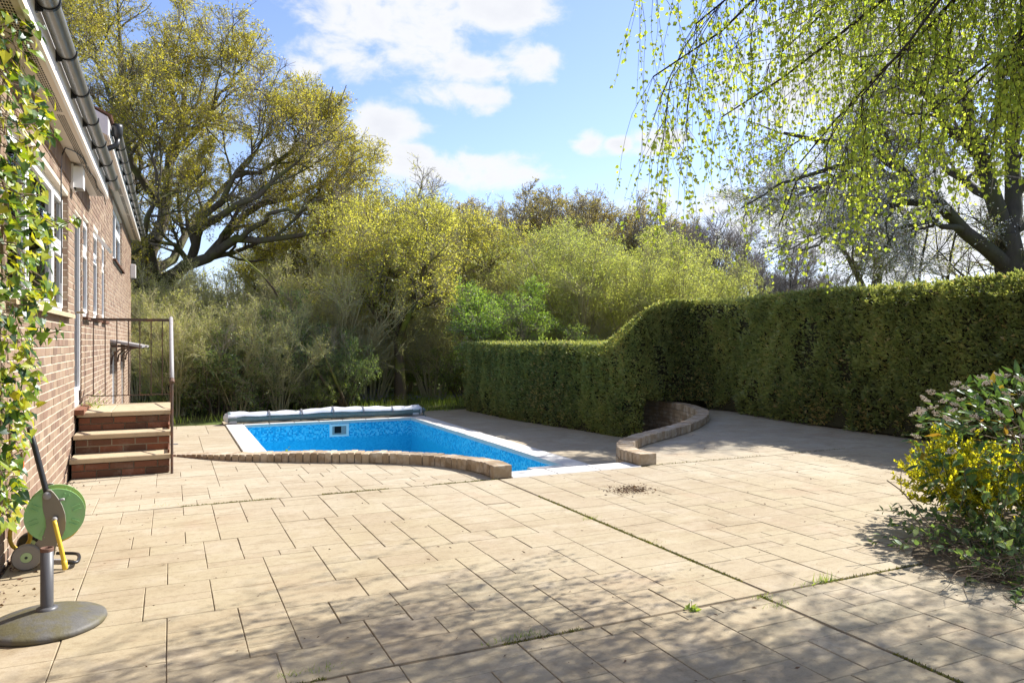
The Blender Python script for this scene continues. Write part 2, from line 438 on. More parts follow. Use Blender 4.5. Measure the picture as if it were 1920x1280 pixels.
MAT = dict(
    paving=m_paving(),
    joint=m_simple('joint_dirt', (.13, .10, .064), .95, .3, 30, .1),
    coping=m_simple('white_coping_stone', (.55, .53, .49), .7, .08, 8, .3, .15, dirt=(.52, .48, .42), dsc=5, dthr=(.52, .8)),
    brick=m_brick('red_brown_brick', [(.0, (.19, .13, .095)), (.3, (.265, .185, .13)), (.6, (.31, .23, .16)), (.85, (.225, .145, .105)), (1, (.33, .255, .18))]),
    riser=m_brick('dark_red_brick', [(.0, (.10, .055, .035)), (.5, (.17, .075, .045)), (.8, (.22, .085, .045)), (1, (.13, .07, .045))], .25),
    kerbbrick=m_brick('buff_kerb_brick', [(.0, (.27, .20, .125)), (.5, (.36, .275, .175)), (1, (.45, .36, .245))], .7, (.47, .68), (.56, .50, .41)),
    mortar=m_simple('pale_mortar', (.53, .46, .36), .9, .15, 20, .2, .2),
    kerbmortar=m_simple('grey_mortar', (.20, .165, .115), .9, .2, 20, .2, .2),
    stone=m_simple('weathered_sandstone_tread', (.43, .34, .22), .85, .15, 7, .2, .3, dirt=(.24, .18, .11), dsc=9, dthr=(.55, .8)),
    upvc=m_simple('white_upvc', (.78, .78, .77), .35, .03, 4, .5),
    soffit=m_simple('cream_soffit_board', (.66, .57, .46), .5, .05, 3, .4),
    fascia=m_simple('white_fascia_board', (.76, .74, .71), .4, .05, 3, .4, dirt=(.60, .56, .5), dsc=6, dthr=(.6, .9)),
    gutter=m_simple('grey_plastic_gutter', (.115, .115, .11), .32, .15, 8, .6, dirt=(.17, .155, .13), dsc=7, dthr=(.5, .8)),
    black=m_simple('black_plastic', (.014, .014, .015), .4, .2, 20, .5),
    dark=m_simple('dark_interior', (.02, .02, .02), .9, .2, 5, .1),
    slotm=m_simple('vent_slot_painted_shade', (.05, .045, .04), .9, .1, 5, .1),  # dark colour stands for the shade inside the vent holes
    blind=m_simple('pale_blind_slats', (.42, .44, .40), .6, .06, 5, .3),
    iron=m_simple('rusty_brown_iron', (.085, .058, .045), .7, .3, 30, .35, .3, dirt=(.16, .075, .04), dsc=16, dthr=(.5, .7)),
    galv=m_simple('flaking_grey_paint', (.30, .285, .28), .55, .12, 30, .4, .2, dirt=(.22, .17, .14), dsc=18, dthr=(.58, .75)),
    tile=m_simple('brown_roof_tile', (.16, .085, .06), .85, .25, 9, .2, .3),
    glass=m_glass(), mosaic=m_mosaic(), ground=m_ground(),
    reelgreen=m_simple('faded_green_plastic', (.25, .47, .18), .5, .1, 9, .4, dirt=(.30, .40, .22), dsc=7, dthr=(.55, .85)),
    reelgrey=m_simple('taupe_grey_plastic', (.235, .215, .18), .55, .08, 9, .4),
    hubgreen=m_simple('pale_green_plastic', (.38, .50, .24), .5, .08, 9, .4),
    hose=m_simple('yellow_hose', (.62, .42, .035), .45, .08, 9, .5, dirt=(.42, .31, .07), dsc=14, dthr=(.55, .8)),
    orange=m_simple('orange_connector', (.75, .24, .02), .5, .1, 30, .4, dirt=(.45, .07, .03), dsc=30, dthr=(.45, .6)),
    brass=m_simple('dull_brass', (.20, .15, .08), .5, .2, 20, .5, metal=.6),
    castiron=m_simple('mossy_grey_parasol_base', (.10, .095, .083), .6, .4, 12, .4, .3, dirt=(.10, .088, .045), dsc=9, dthr=(.42, .58)),
    pole=m_simple('grey_painted_steel', (.075, .075, .078), .45, .1, 10, .5, dirt=(.17, .12, .085), dsc=14, dthr=(.6, .8)),
    rustrim=m_simple('rusty_rim', (.15, .085, .06), .8, .3, 40, .2),
    sheet=m_simple('pale_grey_cover_sheet', (.56, .57, .60), .45, .08, 5, .5, .1),
    bubble=m_simple('grey_green_bubble_cover', (.10, .145, .145), .5, .2, 14, .5, .2),
    strap=m_simple('dark_grey_strap', (.16, .16, .17), .7, .1, 20, .2),
    skim=m_simple('white_skimmer_plastic', (.74, .75, .74), .4, .04, 8, .5),
    bark_oak=m_bark('oak_bark', (.055, .045, .034), (.15, .13, .10), (.12, .13, .04), 10),
    bark_grey=m_bark('grey_lichened_bark', (.035, .03, .025), (.11, .10, .08), (.08, .085, .04), 10),
    bark_moss=m_bark('mossy_bark', (.055, .04, .025), (.13, .10, .06), (.20, .22, .035), 10),
    twig=m_bark('grey_brown_twig', (.19, .16, .115), (.34, .29, .22)),
    twig_olive=m_bark('olive_hazel_twig', (.31, .285, .15), (.52, .47, .27)),
    twig_dark=m_bark('dark_birch_twig', (.022, .016, .012), (.06, .045, .03)),
    twig_purple=m_bark('purple_grey_twig', (.22, .19, .17), (.36, .32, .29)),
    oakleaf=m_leaf('young_oak_leaf', [(0, (.26, .25, .045)), (.5, (.46, .41, .055)), (.85, (.58, .50, .07)), (1, (.48, .36, .08))], .5, .03),
    hornleaf=m_leaf('yellow_green_leaf', [(0, (.26, .28, .06)), (.6, (.44, .43, .085)), (1, (.55, .49, .12))], .55, .03),
    brownleaf=m_leaf('bronze_oak_leaf', [(0, (.24, .21, .08)), (.6, (.37, .31, .12)), (1, (.45, .35, .15))], .45, .03),
    hazelleaf=m_leaf('olive_hazel_leaf', [(0, (.29, .32, .10)), (.6, (.45, .47, .15)), (1, (.55, .54, .20))], .6, .03),
    greenhazel=m_leaf('fresh_hazel_leaf', [(0, (.24, .29, .07)), (.6, (.40, .44, .12)), (1, (.50, .51, .17))], .55, .03),
    hawleaf=m_leaf('bright_hawthorn_leaf', [(0, (.12, .22, .035)), (.6, (.24, .38, .06)), (1, (.33, .44, .08))], .5, .03),
    hollyleaf=m_leaf('glossy_holly_leaf', [(0, (.09, .15, .05)), (.7, (.20, .29, .085)), (1, (.34, .40, .13))], .45, .035, .35),
    bushleaf=m_leaf('green_shrub_leaf', [(0, (.16, .23, .055)), (.7, (.31, .40, .095)), (1, (.43, .47, .13))], .55, .03),
    yew=m_leaf('yew_sprig', [(0, (.09, .12, .045)), (.4, (.235, .265, .09)), (.7, (.35, .365, .125)), (.88, (.45, .39, .15)), (1, (.43, .30, .15))], .45, .03),
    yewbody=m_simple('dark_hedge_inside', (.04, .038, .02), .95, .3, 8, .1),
    birchleaf=m_leaf('birch_leaf', [(0, (.20, .27, .045)), (.5, (.33, .40, .07)), (1, (.46, .49, .09))], .6, .02, tboost=(1.6, 1.6, .8)),
    pearleaf=m_leaf('young_pear_leaf', [(0, (.14, .17, .055)), (.6, (.25, .28, .085)), (1, (.36, .36, .11))], .5, .02),
    blossom=m_leaf('white_pear_blossom', [(0, (.70, .70, .68)), (1, (.85, .84, .82))], .4, .02, tboost=(1, 1, 1)),
    ivyleaf=m_leaf('ivy_leaf', [(0, (.016, .04, .011)), (.25, (.04, .09, .018)), (.45, (.12, .20, .024)), (.75, (.28, .34, .03)), (1, (.44, .42, .04))], .42, .025, .35, tboost=(1.7, 1.6, .6)),
    vibleaf=m_leaf('viburnum_leaf', [(0, (.04, .085, .028)), (.6, (.10, .17, .045)), (.9, (.14, .21, .045)), (1, (.30, .17, .03))], .35, .03, .35),
    goldleaf=m_leaf('golden_leaf', [(0, (.28, .29, .018)), (.5, (.54, .51, .026)), (1, (.70, .62, .04))], .55, .04),
    periwleaf=m_leaf('grey_green_trailing_leaf', [(0, (.07, .12, .045)), (.6, (.16, .24, .08)), (1, (.29, .35, .12))], .45, .025),
    flowerbud=m_simple('pinkish_flower_heads', (.55, .47, .38), .8, .25, 60, .2),
    drystem=m_bark('dry_brown_stem', (.10, .075, .05), (.24, .18, .12)),
    grass=m_leaf('grass_blade', [(0, (.12, .18, .03)), (.6, (.23, .32, .05)), (1, (.36, .40, .09))], .5, .04),
    moss=m_leaf('joint_moss', [(0, (.06, .065, .015)), (.6, (.13, .135, .025)), (1, (.24, .20, .06))], .3, .02),
    bluebell=m_leaf('bluebell_flower', [(0, (.16, .14, .34)), (1, (.30, .28, .50))], .3, .02, tboost=(1, 1, 1)),
    litter=m_leaf('dead_leaf_litter', [(0, (.055, .03, .02)), (.6, (.12, .065, .04)), (1, (.20, .12, .07))], .15, .02),
    petal=m_simple('white_petal', (.8, .8, .78), .6, .03, 5, .2),
    greenstem=m_simple('green_stem', (.10, .15, .03), .7, .2, 20, .3),
    lampglass=m_simple('dull_lamp_glass', (.50, .50, .46), .15, .05, 5, .6),
)

# ------------------------------------------------------------ ground and patio
HW = -.945            # the house wall's face
DZ = -.60             # level of the pool terrace


def spline(ctrl, step):
    c = np.asarray(ctrl, float); c = np.vstack([2 * c[0] - c[1], c, 2 * c[-1] - c[-2]]); o = []
    for i in range(1, len(c) - 2):
        t = np.linspace(0, 1, 40, endpoint=False)[:, None]
        p0, p1, p2, p3 = c[i - 1], c[i], c[i + 1], c[i + 2]
        o.append(.5 * (2 * p1 + (p2 - p0) * t + (2 * p0 - 5 * p1 + 4 * p2 - p3) * t ** 2 + (3 * p1 - p0 - 3 * p2 + p3) * t ** 3))
    o = np.vstack(o + [c[-2:-1]]); l = np.r_[0, np.cumsum(np.linalg.norm(np.diff(o, axis=0), axis=1))]
    n = max(2, int(round(l[-1] / step)) + 1); q = np.linspace(0, l[-1], n)
    return np.stack([np.interp(q, l, o[:, k]) for k in range(o.shape[1])], 1)


LK = spline([(.06, 9.96), (.45, 9.5), (.85, 9.12), (1.35, 8.83), (1.8, 8.57), (2.25, 8.32), (2.65, 8.0), (2.92, 7.62), (3.06, 7.2), (3.08, 6.86)], .085)
RK = spline([(4.90, 6.88), (4.94, 7.3), (5.2, 7.75), (5.6, 8.13), (6.1, 8.46), (6.84, 8.9), (7.71, 9.52), (8.66, 10.43), (9.23, 11.33), (9.55, 12.3), (9.6, 12.9), (9.42, 13.6)], .085)
SX0, SX1 = 3.19, 4.79   # opening of the pool steps between the two kerb walls

# terrain: a sheet to the horizon, open where the pool is sunk into it
g = MB(); zg = -.66
for (x0, x1, y0, y1) in ((-1500, 1.2, -1500, 1500), (6.1, 1500, -1500, 1500), (1.2, 6.1, -1500, 9.7), (1.2, 6.1, 18.9, 1500)):
    g.add([(x0, y0, zg), (x1, y0, zg), (x1, y1, zg), (x0, y1, zg)], [(0, 1, 2, 3)])
g.build('ground', MAT['ground'], kind='structure')

bound = [(HW + .02, -5), (13, -5), (13, 14)] + [tuple(p) for p in RK[::-1][::3]] + [(4.80, 6.83), (4.80, 7.12), (3.19, 7.12), (3.19, 6.83)] + [tuple(p) for p in LK[::-1][::3]] + [(.0, 10.35), (HW + .02, 10.35)]
pb = MB(); bv = [(x, y, -.0052) for x, y in bound]; nb = len(bv)
tri = tessellate_polygon([[Vector(v) for v in bv]])
up = [t if np.cross(np.subtract(bv[t[1]], bv[t[0]]), np.subtract(bv[t[2]], bv[t[0]]))[2] > 0 else (t[0], t[2], t[1]) for t in tri]
pb.add(bv, up)
pb.add(bv + [(x, y, -.64) for x, y in bound], [(i, i + nb, (i + 1) % nb + nb, (i + 1) % nb) for i in range(nb)])
patio = pb.build('patio', MAT['joint'], kind='structure')


def ashlar(x0, x1, y0, y1, u, sizes, seed):
    rn = random.Random(seed); nx = max(1, int(round((x1 - x0) / u))); ny = max(1, int(round((y1 - y0) / u)))
    ux = (x1 - x0) / nx; uy = (y1 - y0) / ny; used = [[False] * ny for _ in range(nx)]; out = []
    for j in range(ny):
        for i in range(nx):
            if used[i][j]: continue
            opts = sizes[:]; rn.shuffle(opts)
            for (a, b) in opts + [(2, 1), (1, 2), (1, 1)]:
                if i + a <= nx and j + b <= ny and not any(used[i + p][j + q] for p in range(a) for q in range(b)):
                    rest = 0
                    while i + a + rest < nx and not used[i + a + rest][j]: rest += 1
                    if rest == 1 and (a, b) != (1, 1) and i + a + 1 <= nx and not any(used[i + a][j + q] for q in range(b)): a += 1
                    break
            for p in range(a):
                for q in range(b): used[i + p][j + q] = True
            out.append((x0 + i * ux, x0 + (i + a) * ux, y0 + j * uy, y0 + (j + b) * uy))
    return out


def clip_half(poly, pt, n):   # keep the side where (p-pt).n <= 0
    o = []; L_ = len(poly)
    for i in range(L_):
        a, b = poly[i], poly[(i + 1) % L_]; da = (a - pt) @ n; db = (b - pt) @ n
        if da <= 0: o.append(a)
        if da * db < 0: o.append(a + (b - a) * da / (da - db))
    return o


def clip_kerb(poly, path, sign):   # sign: +1 the patio lies to the left of the path's direction
    c = np.mean(poly, 0); k = int(np.argmin(((path - c) ** 2).sum(1)))
    if k in (0, len(path) - 1):
        return poly, None
    t = nrm(path[min(k + 1, len(path) - 1)] - path[max(k - 1, 0)]); n = np.array([-t[1], t[0]]) * -sign
    return clip_half(poly, path[k], n), (c - path[k]) @ n


SIZES = [(3, 2), (2, 2), (3, 2), (4, 2), (3, 3), (2, 1), (2, 3), (4, 3), (3, 2), (4, 2)]
XJ, YJ1, YJ2 = 3.02, 3.08, 6.80
slabs = []
for bi, (x0, x1, y0, y1) in enumerate([(HW + .02, 2.94, .4, YJ1), (2.94, 11.6, .4, YJ1), (HW + .02, XJ, YJ1, YJ2), (XJ, 11.6, YJ1, YJ2), (HW + .02, XJ, YJ2, 10.3), (SX1, 11.6, YJ2, 13.4)]):
    gx = .010
    for (a, b, c, d) in ashlar(x0 + gx, x1 - gx, y0 + gx, y1 - gx, .113, SIZES, 40 + bi):
        j1, j2, j3, j4 = [.0009 + .0020 * random.random() ** 1.6 for _ in range(4)]
        poly = [np.array(q) for q in ((a + j1, c + j2), (b - j3, c + j2), (b - j3, d - j4), (a + j1, d - j4))]
        cx, cy = (a + b) / 2, (c + d) / 2
        if cx < .05 and cy > 8.75: continue                      # under the house steps
        if bi == 4:
            poly, dd = clip_kerb(poly, LK, -1)
            if dd is None and cy > 9.9: continue
        elif bi == 5:
            if cx > 10.6: continue
            poly, dd = clip_kerb(poly, RK, -1)
            if dd is None and (cy > 13 or (cx < 9.5 and cy > 10)): continue
        if len(poly) < 3: continue
        p_ = np.array(poly); ar = .5 * abs(np.dot(p_[:, 0], np.roll(p_[:, 1], 1)) - np.dot(p_[:, 1], np.roll(p_[:, 0], 1)))
        if ar < .004: continue
        px, py, s = proj(np.array([p_[:, 0].mean(), p_[:, 1].mean(), 0]))
        vis = -60 < px < 1980 and 640 < py < 1330 and s > .5
        slabs.append((ar / s ** 3 if vis else 0, p_))
slabs.sort(key=lambda q: -q[0])
rest = MB()
for i, (w_, p_) in enumerate(slabs):
    c = p_.mean(0); tl = rng.normal(0, .0012, 2); z1 = rng.normal(0, .0008)
    if i < 300 and w_ > 0:
        m_ = MB().prism(p_, -.012, z1, .003, tilt=tl); m_.build('paving_slab', MAT['paving'], patio, at=(c[0], c[1], 0))
    else: rest.prism(p_, -.012, z1, .003, a=rng.random(), tilt=tl)
rest.build('paving_slab', MAT['paving'], patio, kind='stuff')

# ------------------------------------------------------------ pool terrace
PX0, PX1, PY0, PY1 = 1.56, 5.72, 9.95, 18.5
dk = MB()
DX1, DY0, DY1 = 9.9, 6.9, 20.2
for (x0, x1, y0, y1) in ((HW + .02, PX0 - .40, DY0, 18.95), (PX1 + .45, DX1, DY0, DY1), (PX0 - .40, PX1 + .45, DY0, PY0 - .42), (PX0 - .40, PX1 + .45, PY1 + .42, 19.7)):
    dk.box(x0, x1, y0, y1, DZ - .3, DZ - .012)
deck = dk.build('pool_terrace', MAT['joint'], kind='structure')
dr = MB()
for bi, (x0, x1, y0, y1) in enumerate(((HW + .03, PX0 - .40, 10.4, 18.95), (PX1 + .46, 9.85, 7.3, DY1), (PX0 - .40, PX1 + .45, 7.3, PY0 - .42), (PX0 - .40, PX1 + .45, PY1 + .42, 19.65))):
    for (a, b, c, d) in ashlar(x0, x1, y0, y1, .2, SIZES, 80 + bi):
        if c < 10.0 and a < 3.3: continue
        if c < 11.5 and a > 4.75 and (a + b) / 2 > np.interp((c + d) / 2, RK[:110, 1], RK[:110, 0]) + .1: continue
        dr.prism([(a + .003, c + .003), (b - .003, c + .003), (b - .003, d - .003), (a + .003, d - .003)], DZ - .016, DZ, .004, a=rng.random())
dr.build('paving_slab', MAT['paving'], deck, kind='stuff')
tag(MB().box(-.06, .13, 15.62, 15.73, DZ + .002, DZ + .008).box(-.045, .115, 15.64, 15.71, DZ + .0085, DZ + .0095).build('drain_cover', MAT['strap']), 'small dark drain cover let into the pool terrace', 'drain cover')

pool = thing('swimming_pool', 'empty looking rectangular pool lined with blue mosaic behind the curved brick kerb', 'swimming pool', (3.6, 14, DZ))
PB = -2.1
for (x0, x1, y0, y1) in ((PX0 - .1, PX0, PY0 - .1, PY1 + .1), (PX1, PX1 + .1, PY0 - .1, PY1 + .1), (PX0, PX1, PY1, PY1 + .1), (PX0, PX1, PY0 - .1, PY0)):
    MB().box(x0, x1, y0, y1, PB, DZ - .062).build('liner_wall', MAT['mosaic'], pool)
MB().box(PX0 - .1, PX1 + .1, PY0 - .1, PY1 + .1, PB - .1, PB).build('pool_floor', MAT['mosaic'], pool)
b_ = MB()
for (x0, x1, y0, y1) in ((PX0 - .1, PX0 + .012, PY0 - .1, PY1 + .1), (PX1 - .012, PX1 + .1, PY0 - .1, PY1 + .1), (PX0 + .012, PX1 - .012, PY1 - .012, PY1 + .1), (PX0 + .012, PX1 - .012, PY0 - .1, PY0 + .012)):
    b_.box(x0, x1, y0, y1, DZ - .060, DZ - .034)
b_.build('liner_bead', MAT['sheet'], pool)


def coping_run(x0, x1, y0, y1, n, alongx):
    for i in range(n):
        if alongx: a, b = x0 + (x1 - x0) * i / n, x0 + (x1 - x0) * (i + 1) / n; p_ = [(a + .003, y0), (b - .003, y0), (b - .003, y1), (a + .003, y1)]
        else: a, b = y0 + (y1 - y0) * i / n, y0 + (y1 - y0) * (i + 1) / n; p_ = [(x0, a + .003), (x1, a + .003), (x1, b - .003), (x0, b - .003)]
        MB().prism(p_, DZ - .034, DZ + .02 + rng.normal(0, .0015), .010, a=0).build('coping_slab', MAT['coping'], pool, at=(np.mean([q[0] for q in p_]), np.mean([q[1] for q in p_]), DZ))


coping_run(PX0 - .38, PX0 + .02, PY0 - .4, PY1 + .4, 15, False)
coping_run(PX1 - .02, PX1 + .42, PY0 - .4, PY1 + .4, 15, False)
coping_run(PX0 + .022, PX1 - .022, PY1 - .02, PY1 + .40, 7, True)
coping_run(PX0 + .022, PX1 - .022, PY0 - .40, PY0 + .02, 7, True)
MB().prism([(5.08, PY0 + .022), (PX1 - .022, PY0 + .022), (PX1 - .022, 10.32), (5.08, 10.32)], DZ - .034, DZ + .018, .01).build('corner_slab', MAT['coping'], pool)
# skimmer in the far wall
sx, sz = P(621, 802, 19.3)[0], -.83
sk = MB()
for (x0, x1, z0, z1) in ((sx - .24, sx + .24, sz + .105, sz + .155), (sx - .24, sx + .24, sz - .155, sz - .105), (sx - .24, sx - .175, sz - .105, sz + .105), (sx + .175, sx + .24, sz - .105, sz + .105)):
    sk.box(x0, x1, PY1 - .022, PY1 + .03, z0, z1)
skm = sk.build('skimmer', MAT['skim'], pool)
MB().box(sx - .175, sx + .175, PY1 - .008, PY1 - .004, sz - .105, sz + .105).build('skimmer_mouth', MAT['dark'], skm)
MB().box(sx + .05, sx + .172, PY1 - .016, PY1 - .009, sz - .10, sz + .10).box(sx - .172, sx - .12, PY1 - .016, PY1 - .009, sz - .10, sz + .10).box(sx - .118, sx + .048, PY1 - .016, PY1 - .009, sz - .10, sz - .07).build('weir_flap', MAT['galv'], skm)

# steps down between the two kerbs, pale slabs on top
ps = thing('pool_steps', 'pale concrete steps leading down to the pool between two brick kerb ends', 'steps', (4.0, 7.0, 0))
MB().box(SX0, SX1, 7.0, 7.10, -.64, -.055).box(SX0, SX1, 7.10, 7.40, -.64, -.205).box(SX0, SX1, 7.40, 7.70, -.64, -.355).box(SX0, SX1, 7.70, 8.0, -.64, -.505).build('step_core', MAT['kerbmortar'], ps)
for k, (ya, yb, z) in enumerate(((6.81, 7.13, .0), (7.08, 7.43, -.15), (7.38, 7.73, -.30), (7.68, 8.03, -.45))):
    xs = [SX0, 3.72, 4.25, SX1]
    for i in range(3):
        MB().prism([(xs[i] + .003, ya), (xs[i + 1] - .003, ya), (xs[i + 1] - .003, yb), (xs[i] + .003, yb)], z - .05, z + .004, .008).build('step_slab', MAT['coping'], ps, at=((xs[i] + xs[i + 1]) / 2, (ya + yb) / 2, z))


# ------------------------------------------------------------ curved kerb walls, brick on edge
def brick_solid(o, ax, ay, az, bev=.004, a=0.0, mb=None):   # 14 faces: chamfered top
    mb = mb or MB(); o, ax, ay, az = [np.asarray(q, float) for q in (o, ax, ay, az)]
    la, lb = np.linalg.norm(ax), np.linalg.norm(ay); lz = np.linalg.norm(az)
    V = []
    for (kz, sx_, sy_) in ((-1, 1, 1), (1 - bev / lz, 1, 1), (1, 1 - bev / la, 1 - bev / lb)):
        for (i, j) in ((-1, -1), (1, -1), (1, 1), (-1, 1)): V.append(o + i * sx_ * ax + j * sy_ * ay + kz * az)
    q = [(r * 4 + i, r * 4 + (i + 1) % 4, r * 4 + 4 + (i + 1) % 4, r * 4 + 4 + i) for r in range(2) for i in range(4)] + [(8, 9, 10, 11)]
    mb.add(V, q, a); return mb


def kerb_wall(name, label, path, tops, out, core_from=DZ - .04):
    t = np.gradient(path, axis=0); t = nrm(t); n_ = np.stack([-t[:, 1], t[:, 0]], 1) * out    # n_ points to the pool
    th = thing(name, label, 'wall', (path[0][0], path[0][1], 0))
    hw = .098
    V = []; N_ = len(path)
    for i in range(N_):
        for (o_, z) in ((-hw, core_from), (-hw, tops[i] - .022), (hw, tops[i] - .022), (hw, core_from)): V.append((*(path[i] + n_[i] * o_), z))
    q = [(i * 4 + j, i * 4 + (j + 1) % 4, (i + 1) * 4 + (j + 1) % 4, (i + 1) * 4 + j) for i in range(N_ - 1) for j in range(4)] + [(0, 1, 2, 3), (N_ * 4 - 1, N_ * 4 - 2, N_ * 4 - 3, N_ * 4 - 4)]
    MB().add(V, q).build('mortar_core', MAT['kerbmortar'], th)
    for i in range(N_):
        w_ = .0375 + rng.normal(0, .0012); hgt = .115
        tt = np.array([*t[i], 0]); nn = np.array([*n_[i], 0]); ang = rng.normal(0, .03); tt, nn = tt * math.cos(ang) + nn * math.sin(ang), nn * math.cos(ang) - tt * math.sin(ang)
        z1 = tops[i] + rng.normal(0, .003)
        if i == 0 or i == N_ - 1: hgt = min(.13, max(.06, tops[i] + .012))
        o = np.array([*path[i], z1 - hgt / 2])
        brick_solid(o, tt * w_, nn * (.1075 + rng.normal(0, .002)), np.array([0, 0, hgt / 2]), .006).build('brick', MAT['kerbbrick'], th, at=o)
    # stretcher courses on the pool side
    l = np.r_[0, np.cumsum(np.linalg.norm(np.diff(path, axis=0), axis=1))]
    for k in range(8):
        zc = tops.max() - .115 - .05 - k * .075
        if zc < DZ: break
        s0 = .03 + (.112 if k % 2 else 0)
        while s0 + .2 < l[-1]:
            sm = s0 + .1075
            pt = np.array([np.interp(sm, l, path[:, 0]), np.interp(sm, l, path[:, 1])]); i = int(np.argmin(abs(l - sm)))
            if tops[i] - .13 > zc:
                tt = np.array([*t[i], 0]); nn = np.array([*n_[i], 0])
                o = np.array([*(pt + n_[i] * .058), zc])
                brick_solid(o, tt * .105, np.array([0, 0, .0325]), nn * .0475, .004).build('brick', MAT['kerbbrick'], th, at=o)
            s0 += .225
    return th


tl_ = np.clip(np.linspace(0, 1, len(LK)) / .42, 0, 1) ** .8 * .105 + .012
tl_ += np.clip((np.linspace(0, 1, len(LK)) - .8) / .2, 0, 1) * .02
kerb_wall('curved_kerb_wall', 'low curved brick on edge kerb in front of the blue pool', LK, tl_, 1)
kerb_wall('curved_retaining_wall', 'winding brick retaining wall running back under the dark hedge', RK, np.full(len(RK), .13), 1)

# ------------------------------------------------------------ house
house = thing('brick_house', 'long red brick house wall with white windows along the left of the patio', 'house', (HW - 3.5, 9, 0))
HY0, HY1, YS = 1.0, 21.7, 10.75
ZE1, ZE2 = 3.26, 4.08
OPEN = [(5.6, 8.68, 1.68, 2.88), (9.22, 9.93, .66, 2.83), (10.05, 10.72, 1.70, 2.90), (11.35, 12.1, 1.72, 2.94), (12.7, 13.35, 1.72, 2.94), (15.0, 17.75, 2.9, 3.93),
        (14.9, 15.9, -.5, 1.22), (17.6, 18.6, -.5, 1.2)]


def wall_rects(y0, y1, z0, z1, holes):
    ys = sorted({y0, y1} | {v for h in holes for v in h[:2] if y0 < v < y1}); zs = sorted({z0, z1} | {v for h in holes for v in h[2:] if z0 < v < z1}); o = []
    for a, b in zip(ys, ys[1:]):
        for c, d in zip(zs, zs[1:]):
            ym, zm = (a + b) / 2, (c + d) / 2
            if not any(h[0] < ym < h[1] and h[2] < zm < h[3] for h in holes): o.append((a, b, c, d))
    return o


wl = MB()
for (y0, y1, z0, z1) in ((HY0, YS, -.64, ZE1 + .05), (YS, HY1, -.75, ZE2 + .05)):
    for (a, b, c, d) in wall_rects(y0, y1, z0, z1, OPEN): wl.box(HW - .25, HW - .006, a, b, c, d)
wl.box(HW - 7, HW - .25, HY1 - .25, HY1 - .004, -.75, ZE2 + .05).box(HW - 7, HW - .25, HY0, HY0 + .25, -.64, ZE1 + .05).box(HW - 7.25, HW - 7, HY0, HY1, -.64, ZE1 + .05)
wl.box(HW - 7, HW - .25, YS - .1, YS + .12, ZE1, ZE2 + .05)
wall = wl.build('wall', MAT['mortar'], house)
bricks = []
for k in range(-9, 64):
    z0 = k * .075 + .004; z1 = z0 + .065
    zt = ZE1 if True else 0
    y = HY0 - (.1125 if k % 2 else 0)
    while y < HY1:
        a, b = y + .005, y + .22; y += .225
        zmax = ZE1 if b < YS else ZE2
        if z1 > zmax: continue
        if b < 1.2: continue
        segs = [(max(a, HY0), min(b, HY1 - .002))]
        for h in OPEN:
            if z1 > h[2] + .01 and z0 < h[3] - .01:
                ns = []
                for (p, q) in segs:
                    if q <= h[0] or p >= h[1]: ns.append((p, q)); continue
                    if h[0] - p > .03: ns.append((p, h[0]))
                    if q - h[1] > .03: ns.append((h[1], q))
                segs = ns
        for (p, q) in segs:
            if p < .05 + 10.35 and q > 8.7 and z1 < .0: continue
            c = np.array([HW, (p + q) / 2, (z0 + z1) / 2]); px, py, s = proj(c)
            ax, _, _ = proj(np.array([HW, p, z0])); bx, _, _ = proj(np.array([HW, q, z0]))
            w_ = (bx - ax) * .065 / s * F if (px > 2 and -20 < py < 1290) else 0
            if 4.7 < c[1] < 5.9 and c[2] > .4: w_ *= .3           # mostly behind the climber
            bricks.append((w_, p, q, z0, z1))
bricks.sort(key=lambda q: -q[0])
mesh_b = {}
rb = MB()
for i, (w_, p, q, z0, z1) in enumerate(bricks):
    o = np.array([HW - .006, (p + q) / 2, (z0 + z1) / 2]); d = rng.normal(0, .0012)
    o[0] += d
    if i < 300:
        key = round(q - p, 3)
        if key not in mesh_b:
            mesh_b[key] = brick_solid((0, 0, 0), (0, key / 2, 0), (0, 0, .0325), (.005, 0, 0), .0025).mesh('brick', MAT['brick'], np.zeros(3))
        place('brick', mesh_b[key], o, wall)
    else:
        brick_solid(o, (0, (q - p) / 2, 0), (0, 0, .0325), (.005, 0, 0), .0025, a=rng.random(), mb=rb)
rb.build('brick', MAT['brick'], wall, kind='stuff')
rv = MB()
for h in OPEN:
    z = h[2] + .004
    while z < h[3] - .05:
        brick_solid((HW - .058, h[1] - .001, z + .0325), (.05, 0, 0), (0, 0, .0325), (0, -.003, 0), .002, a=rng.random(), mb=rv); z += .075
rv.build('reveal_bricks', MAT['brick'], wall, kind='stuff')
# soldier course of darker bricks just under the eaves
sb = MB(); y = 1.3
while y < YS - .1:
    brick_solid((HW + .002, y, ZE1 - .11), (0, .0325, 0), (0, 0, .105), (.009, 0, 0), .003, a=rng.random(), mb=sb); y += .075
sb.build('soldier_course', MAT['brick'], wall, kind='stuff')


